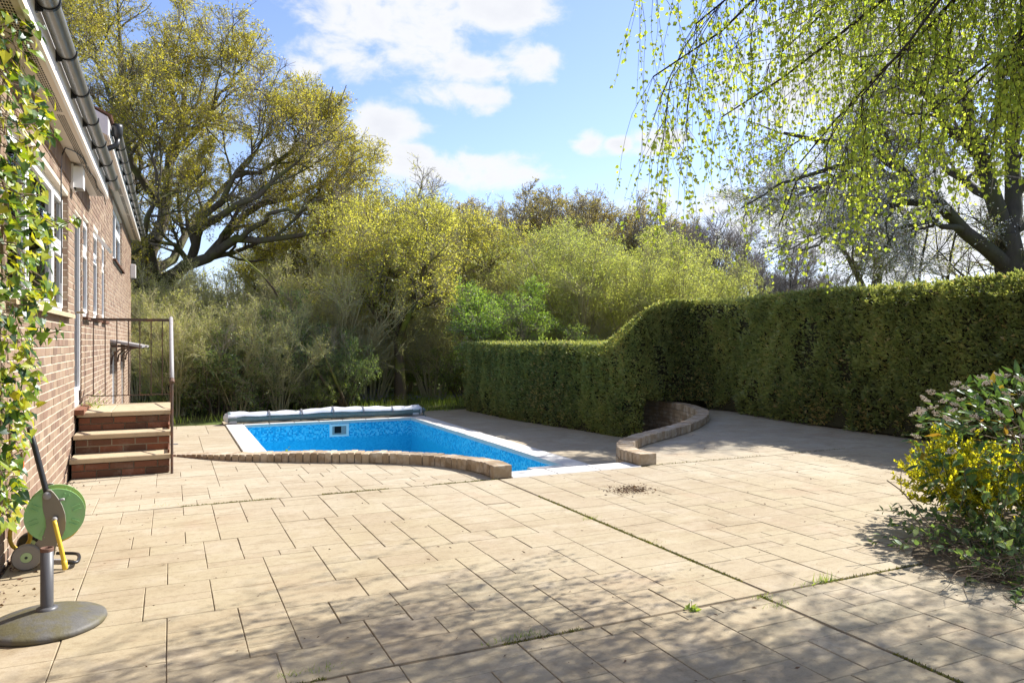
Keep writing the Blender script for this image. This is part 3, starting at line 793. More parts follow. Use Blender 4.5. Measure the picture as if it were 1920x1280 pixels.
def window(y0, y1, z0, z1, mull=(), trans=(), rec=.075, sill=True, blind=False, door=False, name='window'):
    xf = HW - rec; fw = .055; w_ = MB(); dp = .05
    w_.box(xf - dp, xf, y0 + .002, y1 - .002, z1 - fw, z1 - .002).box(xf - dp, xf, y0 + .002, y1 - .002, z0 + .002, z0 + fw + (.12 if door else 0))
    w_.box(xf - dp, xf, y0 + .002, y0 + fw, z0 + fw, z1 - fw).box(xf - dp, xf, y1 - fw, y1 - .002, z0 + fw, z1 - fw)
    ys = [y0 + fw] + list(mull) + [y1 - fw]
    for m_ in mull: w_.box(xf - dp, xf + .004, m_ - .035, m_ + .035, z0 + fw, z1 - fw)
    fo = w_.build(name, MAT['upvc'], house)
    for i in range(len(ys) - 1):
        a, b = ys[i] + (.036 if i else 0), ys[i + 1] - (.036 if i < len(ys) - 2 else 0)
        zs = [z0 + fw + (.12 if door else 0)] + [q[1] for q in trans if q[0] == i] + [z1 - fw]
        for j in range(len(zs) - 1):
            c, d = zs[j], zs[j + 1]
            if j: MB().box(xf - dp + .004, xf + .006, a, b, c - .03, c + .03).build('transom', MAT['upvc'], fo)
            # opening casement: an inner frame proud of the outer one, then the pane
            ci = MB(); e = .04
            ci.box(xf - .03, xf + .014, a, b, c + (.03 if j else 0), c + (.03 if j else 0) + e).box(xf - .03, xf + .014, a, b, d - e - (.03 if j < len(zs) - 2 else 0), d - (.03 if j < len(zs) - 2 else 0))
            c2, d2 = c + (.03 if j else 0) + e, d - e - (.03 if j < len(zs) - 2 else 0)
            ci.box(xf - .03, xf + .014, a, a + e, c2, d2).box(xf - .03, xf + .014, b - e, b, c2, d2)
            ci.build('casement', MAT['upvc'], fo)
            MB().box(xf - .022, xf - .012, a + e, b - e, c2, d2).build('pane', MAT['glass'], fo)
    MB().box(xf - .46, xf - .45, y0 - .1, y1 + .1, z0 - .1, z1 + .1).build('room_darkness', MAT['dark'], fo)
    if blind:
        bl = MB(); z = z0 + .08
        while z < z1 - .06:
            bl.obox((xf - .10, (y0 + y1) / 2, z), (.011, 0, .006), (0, (y1 - y0) / 2 - .07, 0), (0, 0, .0009)); z += .034
        bl.build('venetian_blind', MAT['blind'], fo)
    if sill:
        MB().prism([(HW - .07, y0 - .05), (HW + .055, y0 - .05), (HW + .055, y1 + .05), (HW - .07, y1 + .05)], z0 - .045, z0 - .004, .006).build('sill', MAT['stone'] if y0 < 9 else MAT['riser'], fo)
    return fo


window(5.6, 8.68, 1.68, 2.88, rec=.06, mull=(6.6, 7.95), trans=((2, 2.32),), blind=True)
wd = window(9.22, 9.93, .66, 2.83, rec=.03, sill=False, door=True, name='door')
MB().tube([(HW + .005, 9.33, 1.72), (HW + .06, 9.33, 1.72), (HW + .06, 9.46, 1.725)], .011, 8).build('handle', MAT['brass'], wd)
MB().box(HW - .04, HW + .09, 9.17, 9.98, .60, .655).build('threshold', MAT['riser'], wd)
window(10.05, 10.72, 1.70, 2.90, trans=((0, 2.5),), rec=.03)
wc = window(11.35, 12.1, 1.72, 2.94, trans=((0, 2.55),), rec=.032)
wq = MB(); th_ = R(38); o = np.array([HW + .02, 11.72, 2.86]); dn = np.array([math.sin(th_), 0, -math.cos(th_)])
for (u0, u1, v0, v1) in ((-.31, .31, 0, .045), (-.31, .31, .19, .235), (-.31, -.265, .045, .19), (.265, .31, .045, .19)):
    wq.obox(o + np.array([0, (u0 + u1) / 2, 0]) + dn * (v0 + v1) / 2, (0, (u1 - u0) / 2, 0), dn * (v1 - v0) / 2, np.array([dn[2], 0, -dn[0]]) * .018)
wq.build('tilted_vent', MAT['upvc'], wc)
window(12.7, 13.35, 1.72, 2.94, trans=((0, 2.55),), rec=.035)
window(15.0, 17.75, 2.9, 3.93, mull=(16.3,), trans=((1, 3.55),), rec=.05)
window(14.9, 15.9, -.5, 1.22, rec=.05, sill=False, door=True, name='door', mull=(15.45,))
window(17.6, 18.6, -.5, 1.2, rec=.05, sill=False, door=True, name='door')
# canopy on curved brackets over the lower doors
for (a, b, z) in ((14.35, 16.2, 1.34), (17.3, 18.9, 1.32)):
    cn = MB(); cn.obox((HW + .24, (a + b) / 2, z + .02), (.25, 0, -.05), (0, (b - a) / 2, 0), (.004, 0, .02)); co = cn.build('door_canopy', MAT['galv'], house)
    for yy in (a + .08, b - .08):
        MB().tube([(HW + .01, yy, z - .34), (HW + .03, yy, z - .2), (HW + .14, yy, z - .08), (HW + .44, yy, z - .05), (HW + .01, yy, z - .02)], .016, 6).build('bracket', MAT['iron'], co)


def eaves(y0, y1, ze, gy0, gy1, yb0):
    OH = .215
    n = 3 if y0 < 5 else 5
    ys = np.linspace(y0, y1, n + 1)
    if y0 < 5: ys = np.array([y0, 5.02, 6.95, 8.9, y1])
    for i in range(len(ys) - 1):
        so = MB().box(HW + .002, HW + OH - .02, ys[i] + .0015, ys[i + 1] - .0015, ze, ze + .012).build('soffit_board', MAT['soffit'], house)
        sl = MB(); y = ys[i] + .06
        while y < ys[i + 1] - .05:
            for r_ in range(4):
                x = HW + .098 + r_ * .0145
                sl.box(x, x + .0095, y, y + .026, ze - .0012, ze + .002)  # raised dark boxes in place of shaded holes
            y += .041
        sl.build('vent_slots', MAT['slotm'], so, kind='stuff')
        MB().box(HW + OH - .018, HW + OH, ys[i] + .001, ys[i + 1] - .001, ze - .022, ze + .21).build('fascia_board', MAT['fascia'], house)
        MB().box(HW + OH + .0015, HW + OH + .006, ys[i] + .001, ys[i + 1] - .03, ze - .026, ze - .004).build('fascia_lip', MAT['soffit'], house)
    gx, gz, gr = HW + OH + .064, ze + .185, .060
    th = np.linspace(math.pi, 2 * math.pi, 13)
    pr = [(gx + gr * math.cos(a), gz + gr * math.sin(a)) for a in th] + [(gx + (gr - .004) * math.cos(a), gz + .002 + (gr - .004) * math.sin(a)) for a in th[::-1]]
    V = [(x, gy0, z) for x, z in pr] + [(x, gy1, z) for x, z in pr]; k = len(pr)
    gt = MB(); gt.add(V, [(i, (i + 1) % k, (i + 1) % k + k, i + k) for i in range(k)])
    for yy in (gy0, gy1): gt.lathe([(.001, 0), (gr, 0)], (gx, yy, gz), (0, 1, 0), 16)
    go = gt.build('gutter', MAT['gutter'], house, smooth=True)
    y = yb0
    while y < gy1 + .01:
        bk = MB()
        tb = [(gx + (gr + .005) * math.cos(a), y, gz + (gr + .005) * math.sin(a)) for a in np.linspace(math.pi - .15, 2 * math.pi + .15, 14)]
        for p, q in zip(tb, tb[1:]):
            p, q = np.array(p), np.array(q); bk.obox((p + q) / 2, (q - p) / 2, (0, .014, 0), np.cross(q - p, [0, 1, 0]) / np.linalg.norm(q - p) * .004)
        bk.box(HW + OH + .001, HW + OH + .012, y - .018, y + .018, gz - .085, gz + .03)
        bk.box(HW + OH + .012, HW + OH + .04, y - .004, y + .004, gz - .08, gz - .045)
        bk.build('gutter_bracket', MAT['black'], go); y += .86
    return go


g1 = eaves(HY0, YS, ZE1, HY0, 10.98, 3.42)
g2 = eaves(YS + .06, HY1 + .1, ZE2, 11.15, HY1 + .25, 11.3)
# verge end of the taller roof, downpipe elbow, lamps, wire, alarm box
MB().box(HW - .3, HW + .2, YS + .02, YS + .05, ZE2 - .05, ZE2 + .24).add([(HW + .2, YS + .02, ZE2 + .0), (HW + .2, YS + .05, ZE2), (HW + .2, YS + .05, ZE2 + .2), (HW + .2, YS + .02, ZE2 + .2)], [(0, 1, 2, 3)]) if False else None
vb = MB()
for yy in (YS + .02,):
    V = [(HW - 3.4, yy, ZE2 + 1.9), (HW + .21, yy, ZE2 - .02), (HW + .21, yy, ZE2 + .22), (HW - 3.4, yy, ZE2 + 2.15)]
    vb.add(V + [(x, yy + .03, z) for x, y_, z in V], [(0, 1, 2, 3), (4, 7, 6, 5), (0, 4, 5, 1), (1, 5, 6, 2), (2, 6, 7, 3), (3, 7, 4, 0)])
vb.build('verge_board', MAT['fascia'], house)
MB().lathe([(.0, .02), (.062, .02), (.066, -.02), (.066, -.11), (.045, -.16), (.035, -.17)], (HW + .30, 11.1, ZE2 + .2), (0, 0, 1), 14).tube([(HW + .30, 11.1, ZE2 + .04), (HW + .29, 11.1, ZE2 - .06), (HW + .12, 11.05, ZE2 - .16), (HW - .05, 11.0, ZE2 - .22)], .036, 10).build('downpipe', MAT['black'], house, smooth=True)
rf = MB()
for (y0, y1, ze) in ((HY0 - .2, YS - .03, ZE1), (YS + .055, HY1 + .15, ZE2)):
    nrow = 14; x1, z1 = HW - 3.6, ze + 2.25; x0, z0 = HW + .25, ze + .235
    for i in range(nrow):
        a, b = i / nrow, (i + 1.06) / nrow
        rf.obox(((x0 + (x1 - x0) * (a + b) / 2), (y0 + y1) / 2, z0 + (z1 - z0) * (a + b) / 2 + .012), ((x1 - x0) * (b - a) / 2, 0, (z1 - z0) * (b - a) / 2 - .008), (0, (y1 - y0) / 2, 0), (.004, 0, .008))
    rf.add([(x1, y0, z1), (HW - 7.4, y0, z0), (HW - 7.4, y1, z0), (x1, y1, z1)], [(0, 1, 2, 3)])
rf.build('roof', MAT['tile'], house)
lp = thing('wall_floodlight', 'small tilted floodlight hanging off the eaves behind the front gutter', 'lamp', (HW + .3, 11.3, 3.75))
fo_ = P(223, 299, 11.7)
MB().obox(fo_, (.10, .02, -.02), (0, .09, -.05), (.012, .02, .045)).build('lamp_housing', MAT['strap'], lp)
MB().obox(fo_ + np.array([.012, -.03, -.047]), (.085, .015, -.012), (0, .075, -.042), (.002, .003, .006)).build('lamp_glass', MAT['lampglass'], lp)
MB().tube([fo_ + np.array([-.02, .03, -.05]), fo_ + np.array([-.01, .06, -.14]), fo_ + np.array([-.1, .09, -.2]), (HW + .02, fo_[1] + .1, fo_[2] - .2)], .03, 8).build('lamp_arm', MAT['black'], lp)
al = thing('alarm_box', 'white plastic box on the brick wall under the eaves beside the door', 'alarm box', (HW, 8.95, 3.05))
MB().box(HW + .004, HW + .03, 8.78, 9.04, 2.99, 3.24).build('backplate', MAT['fascia'], al)
MB().prism([(HW + .03, 8.80), (HW + .115, 8.82), (HW + .115, 9.0), (HW + .03, 9.02)], 3.0, 3.23, .012).build('cover', MAT['upvc'], al)
wr = MB()
wp = [(HW + .008, 8.05, 1.95), (HW + .010, 8.07, 2.4), (HW + .010, 8.03, 2.9), (HW + .010, 8.08, 3.2), (HW + .03, 8.1, 3.243), (HW + .10, 8.2, 3.24), (HW + .15, 8.5, 3.235), (HW + .14, 9.0, 3.24), (HW + .17, 9.5, 3.235), (HW + .15, 10.0, 3.24), (HW + .18, 10.6, 3.235), (HW + .19, 10.68, 3.15)]
tag(wr.tube(spline(wp, .12), .006, 5).build('loose_cable', MAT['black']), 'thin dark cable looping across the cream soffit and down the brickwork', 'cable')
l2 = thing('eaves_lamp', 'black security lamp at the far end of the taller eaves', 'lamp', (HW + .25, HY1, 3.95))
e_ = P(256, 429, 19.0)
MB().lathe([(.0, .1), (.09, .07), (.12, 0), (.10, -.05), (0, -.06)], e_, (.6, -.2, .6), 14).build('lamp_shade', MAT['black'], l2)
MB().tube([e_, e_ + np.array([-.12, .12, .12])], .025, 6).build('lamp_arm', MAT['black'], l2)
wb = thing('white_wall_box', 'small white box on the far corner of the brick house', 'box', (HW, 21.5, 3.4))
MB().prism([(HW + .005, 21.3), (HW + .12, 21.3), (HW + .12, 21.6), (HW + .005, 21.6)], 3.05, 3.4, .01).build('cover', MAT['fascia'], wb)

# ------------------------------------------------------------ brick steps to the door, railing
st = thing('brick_steps', 'three brick steps with sandstone treads up to the side door', 'steps', (-.5, 9.2, 0))
SXR = -.01
rise = .207; fronts = [8.62, 8.95, 9.27]; YB = 10.38
core = MB()
for k in range(3): core.box(HW + .03, SXR - .012, fronts[k] + .012, (fronts[k + 1] if k < 2 else YB) + .012, 0 if k == 0 else rise * k - .05, rise * (k + 1) - .052)
core.box(HW + .03, SXR - .012, fronts[1], YB, -.62, rise * 2 - .06)
core.build('step_core', MAT['kerbmortar'], st)
for k in range(3):
    z1 = rise * (k + 1); yb = (fronts[k + 1] + .01) if k < 2 else YB + .03
    segs = [(HW + .015, SXR + .025)] if k < 2 else [(HW + .015, -.60), (-.596, SXR + .025)]
    for (a, b) in segs:
        MB().prism([(a, fronts[k] - .02), (b, fronts[k] - .02), (b, yb), (a, yb)], z1 - .052, z1, .008).build('tread', MAT['stone'], st, at=((a + b) / 2, fronts[k], z1))
    for c in range(2):
        zb = rise * k + .006 + c * .075; x = HW + .035 - (.11 if c else 0)
        while x < SXR - .02:
            a, b = max(x, HW + .032), min(x + .215, SXR - .004); x += .225
            if b - a > .03:
                o = ((a + b) / 2, fronts[k] + .008, zb + .0325)
                brick_solid(o, ((b - a) / 2, 0, 0), (0, 0, .0325), (0, -.010, 0), .003).build('brick', MAT['riser'], st, at=o)
for r_ in range(10):
    zb = -.12 + r_ * .075; y = fronts[min(2, max(0, int((zb) / rise)))] + .02 + (.11 if r_ % 2 else 0)
    if zb > .55: break
    while y < YB - .05:
        b = min(y + .215, YB); o = (SXR - .008, (y + b) / 2, zb + .0325)
        brick_solid(o, (0, (b - y) / 2, 0), (0, 0, .0325), (.008, 0, 0), .003).build('brick', MAT['riser'], st, at=o); y += .225
rl = thing('metal_railing', 'rusty brown metal railing with flaking grey handrail beside the brick steps', 'railing', (0, 8.56, 0))
MB().tube([(.012, 8.56, 0), (.012, 8.56, .985)], .014, 8).build('front_post', MAT['iron'], rl)
MB().tube([(.004, 10.36, .40), (.004, 10.36, 1.66)], .016, 8).build('back_post', MAT['iron'], rl)
MB().tube([(.012, 8.54, .965), (.012, 8.58, 1.0)], .026, 10).build('rail_collar', MAT['iron'], rl)
MB().tube([(.012, 8.58, .985), (.008, 9.5, 1.34), (.004, 10.38, 1.70)], .0225, 10).build('handrail', MAT['galv'], rl, smooth=True)
MB().box(HW + .05, .0, 10.352, 10.368, 1.655, 1.69).build('top_rail', MAT['iron'], rl)
MB().box(HW + .05, .0, 10.354, 10.366, .72, .732).box(HW + .0, HW + .08, 10.354, 10.366, .735, .745).build('bottom_rail', MAT['iron'], rl)
for i in range(7):
    x = -.865 + i * .128
    MB().box(x - .006, x + .006, 10.356, 10.364, .732, 1.655).build('baluster', MAT['iron'], rl)
MB().tube([(.012, 8.62, .36), (.010, 9.5, .70), (.006, 10.3, .80)], .009, 6).build('side_rail', MAT['iron'], rl)

# ------------------------------------------------------------ pool cover roll
cv = thing('pool_cover_roll', 'long rolled pool cover under a pale grey sheet at the far end of the pool', 'pool cover', (3.5, 18.95, DZ))
cx0, cx1, cy = PX0 - .32, PX1 + .30, PY1 + .30
n_ = 40; xs_ = np.linspace(cx0, cx1, n_); th = np.linspace(0, 2 * math.pi, 22, endpoint=False)
rr = .135 + .010 * np.sin(xs_ * 2.1) + .004 * np.sin(xs_ * 5.3 + 1)
V = np.array([[(x, cy + r_ * math.cos(a) * 1.12, DZ + .035 + r_ * .93 + r_ * math.sin(a) * .93 + .004 * math.sin(7 * a + x * 9)) for a in th] for x, r_ in zip(xs_, rr)])
k = 22
b_ = MB(); b_.add(V.reshape(-1, 3), [(i * k + j, i * k + (j + 1) % k, (i + 1) * k + (j + 1) % k, (i + 1) * k + j) for i in range(n_ - 1) for j in range(k)])
for e in (0, n_ - 1): b_.add(np.vstack([V[e], V[e].mean(0)]), [(j, (j + 1) % k, k) for j in range(k)])
b_.build('bubble_roll', MAT['bubble'], cv, smooth=True)
ta = np.linspace(R(-12), R(163), 16); sag = .022 * np.sin(xs_ * 1.7) + .006 * np.sin(xs_ * 6.1)
S_ = np.array([[(x, cy + (r_ + .012) * math.cos(a) * 1.14, DZ + .04 + r_ * .93 + (r_ + .014 + .012 * math.sin(x * 11 + a * 3)) * math.sin(a) * .95 + (s_ if math.sin(a) > .3 else 0) * .5) for a in ta] for x, r_, s_ in zip(xs_, rr, sag)])
S_[:4, :, 2] -= np.linspace(.05, 0, 4)[:, None]
k = 16; b_ = MB(); b_.add(S_.reshape(-1, 3), [(i * k + j, i * k + j + 1, (i + 1) * k + j + 1, (i + 1) * k + j) for i in range(n_ - 1) for j in range(k - 1)])
sho = b_.build('cover_sheet', MAT['sheet'], cv, smooth=True)
for x in np.linspace(cx0 + .95, cx1 - .75, 5):
    i = int(np.argmin(abs(xs_ - x))); r_ = rr[i]
    m_ = MB(); ar = np.linspace(R(-70), R(200), 16)
    for a, b in zip(ar, ar[1:]):
        p, q = [np.array([x, cy + (r_ + .022) * math.cos(t) * 1.15, DZ + .045 + r_ * .93 + (r_ + .026) * math.sin(t) * .96]) for t in (a, b)]
        m_.obox((p + q) / 2, (.017, 0, 0), (q - p) / 2, nrm(np.cross(q - p, [1, 0, 0])) * .003)
    m_.build('strap', MAT['strap'], cv)
for e, x in ((0, cx0), (1, cx1)):     # gathered skirt over each end
    m_ = MB(); sg = -1 if e == 0 else 1; kk = 18
    ring = lambda f_, dx: [(x + sg * dx, cy + f_ * .17 * math.cos(t) * (1 + .14 * math.sin(5 * t + e)), DZ + .03 + .135 + f_ * .15 * math.sin(t) * (1 + .14 * math.cos(6 * t))) for t in np.linspace(0, 2 * math.pi, kk, endpoint=False)]
    rg = [ring(.90, -.20), ring(.93, -.05), ring(.62, .06), ring(.2, .10)]
    m_.add(np.array(rg).reshape(-1, 3), [(i * kk + j, i * kk + (j + 1) % kk, (i + 1) * kk + (j + 1) % kk, (i + 1) * kk + j) for i in range(3) for j in range(kk)])
    m_.build('sheet_end', MAT['sheet'], cv)
MB().lathe([(0, 0), (.07, 0), (.07, .05), (.02, .05), (.02, .10), (0, .1)], (cx1 + .1, cy, DZ + .16), (1, 0, 0), 12).box(cx1 + .12, cx1 + .17, cy - .12, cy + .12, DZ + .0, DZ + .03).box(cx1 + .13, cx1 + .155, cy - .02, cy + .02, DZ + .03, DZ + .14).build('roller_end', MAT['bubble'], cv)

# ------------------------------------------------------------ hose reel trolley
S0 = 4.60
hr = thing('hose_reel_trolley', 'green and grey hose reel trolley with yellow hose leaning by the brick wall', 'hose reel', tuple(at(95, 1053)))


def Q(px, py, d=0.0):
    s = S0 + d; X = (px - 960) / F * S0 + d * (-.56); return np.array([X * CY + s * SY, s * CY - X * SY, EYE + S0 * (640 - py) / F])


FW = np.array([SY, CY, 0]); RT = np.array([CY, -SY, 0]); UPV = np.array([0, 0, 1.])
AX = nrm(FW - .56 * RT)      # the reel's axle runs away from the camera, along the wall


def plate(outline, d0, d1, name, mat, parent):
    A = np.array([Q(x / 4.41, 790 + y / 4.41, d0) for x, y in outline]); B = np.array([Q(x / 4.41, 790 + y / 4.41, d1) for x, y in outline]); n = len(A)
    m_ = MB(); m_.add(np.vstack([A, B]), [(i, (i + 1) % n, (i + 1) % n + n, i + n) for i in range(n)])
    tr = tessellate_polygon([[Vector((x, y, 0)) for x, y in outline]])
    m_.add(A, list(tr)); m_.add(B, [t[::-1] for t in tr]); return m_.build(name, mat, parent)


OUT = [(372, 560), (384, 542), (404, 536), (428, 541), (455, 566), (490, 612), (522, 668), (543, 730), (551, 800), (545, 860), (520, 915), (485, 950), (470, 1000), (462, 1060), (440, 1082), (330, 1080), (300, 1020), (300, 975), (335, 945), (370, 900), (392, 840), (388, 780), (370, 720), (358, 660), (356, 600)]
plate(OUT, -.10, -.075, 'side_frame', MAT['reelgrey'], hr)
plate(OUT, .10, .125, 'side_frame', MAT['reelgrey'], hr)
RC = Q(460 / 4.41, 790 + 752 / 4.41, 0)
for d, nm in ((-.062, 'reel_disc'), (.075, 'reel_disc')):
    c = RC + AX * d / AX.dot(FW) if False else Q(460 / 4.41, 790 + 752 / 4.41, d)
    m_ = MB(); m_.lathe([(.0, -.012), (.05, -.012), (.052, -.004), (.06, -.004), (.085, -.006), (.088, -.016), (.095, -.016), (.098, -.006), (.14, -.002), (.146, -.012), (.158, -.012), (.163, -.004), (.163, .006), (.0, .008)], c, -AX * 1.0, 48)
    ro = m_.build(nm, MAT['reelgreen'], hr, smooth=False)
    MB().lathe([(.055, -.0075), (.058, -.013), (.080, -.0135), (.083, -.0078)], c, -AX, 40).lathe([(.1005, -.0045), (.103, -.0085), (.109, -.009), (.112, -.0050)], c, -AX, 48).build('disc_ring', MAT['hubgreen'], ro)
    e1 = nrm(np.cross(AX, UPV)); e2 = np.cross(e1, AX)
    for q in range(8):
        a = q * math.pi / 4 + .3; dr_ = e1 * math.cos(a) + e2 * math.sin(a); tn = np.cross(dr_, AX)
        for sgn in (-1, 1):
            MB().obox(c + dr_ * .118 + AX * -.008 + tn * .013 * sgn, dr_ * .024, tn * .003, AX * .006).build('disc_rib', MAT['reelgreen'], ro)
co = MB()
for r_ in (.095, .108, .121):
    for w_ in np.linspace(-.045, .058, 6):
        c = Q(460 / 4.41, 790 + 752 / 4.41, w_); e1 = nrm(np.cross(AX, UPV)); e2 = np.cross(e1, AX)
        co.tube([c + (e1 * math.cos(t) + e2 * math.sin(t)) * (r_ + .003 * math.sin(3 * t + w_ * 50)) for t in np.linspace(0, 2 * math.pi, 25)], .0085, 6, cap=False)
co.build('hose_coil', MAT['hose'], hr, smooth=True)
# black grip, bent over to the far side frame
gp = [Q(396 / 4.41, 790 + 565 / 4.41, -.088), Q(385 / 4.41, 790 + 530 / 4.41, -.088), Q(300 / 4.41, 790 + 200 / 4.41, -.088), Q(262 / 4.41, 790 + 75 / 4.41, -.085), Q(256 / 4.41, 790 + 58 / 4.41, -.075), Q(252 / 4.41, 790 + 52 / 4.41, -.05)]
MB().tube(gp, .0165, 12).build('handle', MAT['black'], hr, smooth=True)
for nm_, pr_, c_, ax_, k_ in (('pivot_knob', [(0, -.012), (.022, -.012), (.026, 0), (.022, .012), (0, .012)], Q(402 / 4.41, 790 + 585 / 4.41, -.10), AX, 14), ('locking_pin', [(0, -.02), (.008, -.02), (.008, .02), (0, .02)], Q(510 / 4.41, 790 + 622 / 4.41, -.085), nrm(RT + UPV * .2), 8), ('hub_cap', [(.0, -.03), (.014, -.03), (.017, -.012), (.017, .01), (0, .01)], Q(462 / 4.41, 790 + 768 / 4.41, -.11), AX, 12)):
    MB().lathe(pr_, c_, ax_, k_).build(nm_, MAT['galv'], hr, smooth=True)
for (x, y, d, mt) in ((236, 1078, -.13, 'reelgrey'), (236, 1060, .16, 'black')):
    c = Q(x / 4.41, 790 + y / 4.41, d); c[2] = .082
    w_ = MB().lathe([(0, -.014), (.03, -.014), (.034, -.018), (.072, -.018), (.079, -.010), (.081, .0), (.079, .016), (0, .016)], c, AX, 32).build('wheel', MAT[mt], hr)
    MB().lathe([(0, -.019), (.028, -.017), (.031, -.0145), (.031, -.0135)], c, AX, 24).build('wheel_hub', MAT['hubgreen'], w_)
    MB().lathe([(0, -.023), (.007, -.022), (.009, -.018)], c, AX, 10).build('axle_cap', MAT['black'], w_)
MB().tube([Q(236 / 4.41, 790 + 1075 / 4.41, -.12) * [1, 1, 0] + [0, 0, .082], Q(236 / 4.41, 790 + 1060 / 4.41, .15) * [1, 1, 0] + [0, 0, .082]], .01, 8).build('axle', MAT['black'], hr)
lo = [Q(450 / 4.41, 790 + 1095 / 4.41, -.09), Q(560 / 4.41, 790 + 1118 / 4.41, -.09), Q(630 / 4.41, 790 + 1112 / 4.41, -.08), Q(652 / 4.41, 790 + 1090 / 4.41, -.02), Q(648 / 4.41, 790 + 1062 / 4.41, .07), Q(610 / 4.41, 790 + 1048 / 4.41, .11), Q(460 / 4.41, 790 + 1030 / 4.41, .115)]
for p in lo: p[2] = .035
MB().tube(spline(lo, .02), .0105, 8).build('foot_loop', MAT['black'], hr, smooth=True)
MB().obox(Q(490 / 4.41, 790 + 1105 / 4.41, -.09) * [1, 1, 0] + [0, 0, .045], RT * .035, FW * .012, (0, 0, .012)).obox(Q(400 / 4.41, 790 + 1080 / 4.41, 0) * [1, 1, 0] + [0, 0, .055], RT * .02, AX * .10, (0, 0, .01)).build('foot_bracket', MAT['galv'], hr)
h1 = [Q(462 / 4.41, 790 + 770 / 4.41, -.15), Q(490 / 4.41, 790 + 880 / 4.41, -.16), Q(520 / 4.41, 790 + 1000 / 4.41, -.16), Q(538 / 4.41, 790 + 1090 / 4.41, -.155), Q(545 / 4.41, 790 + 1150 / 4.41, -.15)]
MB().tube(spline(h1, .03), .0125, 10).lathe([(0, -.03), (.016, -.03), (.016, .02), (.011, .03), (0, .03)], h1[-1] + np.array([0, 0, .02]), nrm(h1[-1] - h1[-2]), 10).build('inlet_hose', MAT['hose'], hr, smooth=True)
h2 = [Q(150 / 4.41, 790 + 690 / 4.41, -.02), Q(120 / 4.41, 790 + 800 / 4.41, .0), Q(85 / 4.41, 790 + 900 / 4.41, .0), Q(80 / 4.41, 790 + 990 / 4.41, .0), Q(110 / 4.41, 790 + 1045 / 4.41, .02), Q(170 / 4.41, 790 + 1075 / 4.41, .05), Q(240 / 4.41, 790 + 1000 / 4.41, .05), Q(236 / 4.41, 790 + 880 / 4.41, .04), Q(232 / 4.41, 790 + 790 / 4.41, .03)]
for p in h2: p[0] = max(p[0], HW + .03)
MB().tube(spline(h2, .03), .0125, 10).build('supply_hose', MAT['hose'], hr, smooth=True)
h3 = [Q(660 / 4.41, 790 + 850 / 4.41, .05), Q(620 / 4.41, 790 + 925 / 4.41, .06), Q(560 / 4.41, 790 + 975 / 4.41, .06), Q(480 / 4.41, 790 + 1005 / 4.41, .05)]
MB().tube(spline(h3, .03), .0105, 8).build('slack_hose', MAT['hose'], hr, smooth=True)

# ------------------------------------------------------------ outdoor tap
tp0 = P(8, 866, 4.66); tp0[0] = HW + .02
tp = thing('garden_tap', 'dull brass garden tap with an orange hose connector on the brick wall', 'tap', tuple(tp0))
a_ = P(30, 866, 4.62); b_ = P(41, 852, 4.60); c_ = P(39, 880, 4.60)
MB().tube([tp0, a_, P(40, 866, 4.60), c_ + np.array([0, 0, .02])], [.012, .013, .014, .011], 10).tube([P(40, 866, 4.6), b_, P(42, 846, 4.6)], [.013, .009, .005], 8).build('spout', MAT['brass'], tp, smooth=True)
MB().obox(P(42, 843, 4.6), (.028, -.012, .004), (.004, .005, 0), (0, 0, .004)).build('tap_handle', MAT['brass'], tp)
MB().lathe([(.0, .032), (.017, .032), (.019, .015), (.014, -.03), (0, -.03)], P(39, 874, 4.6), (0, 0, 1), 12).build('hose_connector', MAT['orange'], tp)
MB().tube([(HW + .02, tp0[1] - .02, tp0[2] + .25), (HW + .02, tp0[1] - .02, tp0[2])], .011, 8).build('supply_pipe', MAT['brass'], tp)

# ------------------------------------------------------------ parasol base
ub = at(88, 1172); um = thing('parasol_base', 'round mossy grey parasol base with an empty pole on the sunny paving', 'parasol base', tuple(ub))
MB().lathe([(0, .0), (.255, .0), (.262, .012), (.258, .026), (.245, .034), (.19, .054), (.12, .070), (.06, .080), (.045, .082), (0, .082)], ub, (0, 0, 1), 64).build('base_disc', MAT['castiron'], um, smooth=True)
MB().lathe([(.048, .081), (.046, .090), (.034, .095), (.03, .096)], ub, (0, 0, 1), 28).build('collar', MAT['pole'], um, smooth=True)
MB().lathe([(.0285, .08), (.0285, .382), (.0255, .382), (.0255, .1)], ub, (0, 0, 1), 28).build('pole', MAT['pole'], um, smooth=True)
MB().lathe([(.0287, .366), (.0292, .378), (.0285, .3845), (.0250, .3845), (.0248, .33)], ub, (0, 0, 1), 28).build('pole_rim', MAT['rustrim'], um, smooth=True)


# ------------------------------------------------------------ tree growing
def walk(p0, d, L, M_, wig, trop):
    pts = [p0]; d = nrm(d); n = len(p0)
    for i in range(M_ - 1):
        d = nrm(d + rng.normal(0, wig, (n, 3)) + np.array([0, 0, trop])); pts.append(pts[-1] + d * (L / (M_ - 1))[:, None])
    return np.stack(pts, 1)


def sprout(pts, rad, n, t0, t1, ang, sd):
    N_, M_, _ = pts.shape; pi = np.repeat(np.arange(N_), n); t = rng.uniform(t0, t1, N_ * n)
    x = t * (M_ - 1); i = np.minimum(x.astype(int), M_ - 2); f_ = (x - i)[:, None]
    p = pts[pi, i] * (1 - f_) + pts[pi, i + 1] * f_; tg = nrm(pts[pi, i + 1] - pts[pi, i]); r_ = rad[pi, i] * (1 - f_[:, 0]) + rad[pi, i + 1] * f_[:, 0]
    a = np.abs(rng.normal(ang, sd, N_ * n)); pr = nrm(np.cross(tg, nrm(rng.normal(size=(N_ * n, 3)))))
    return p, tg * np.cos(a)[:, None] + pr * np.sin(a)[:, None], r_, t


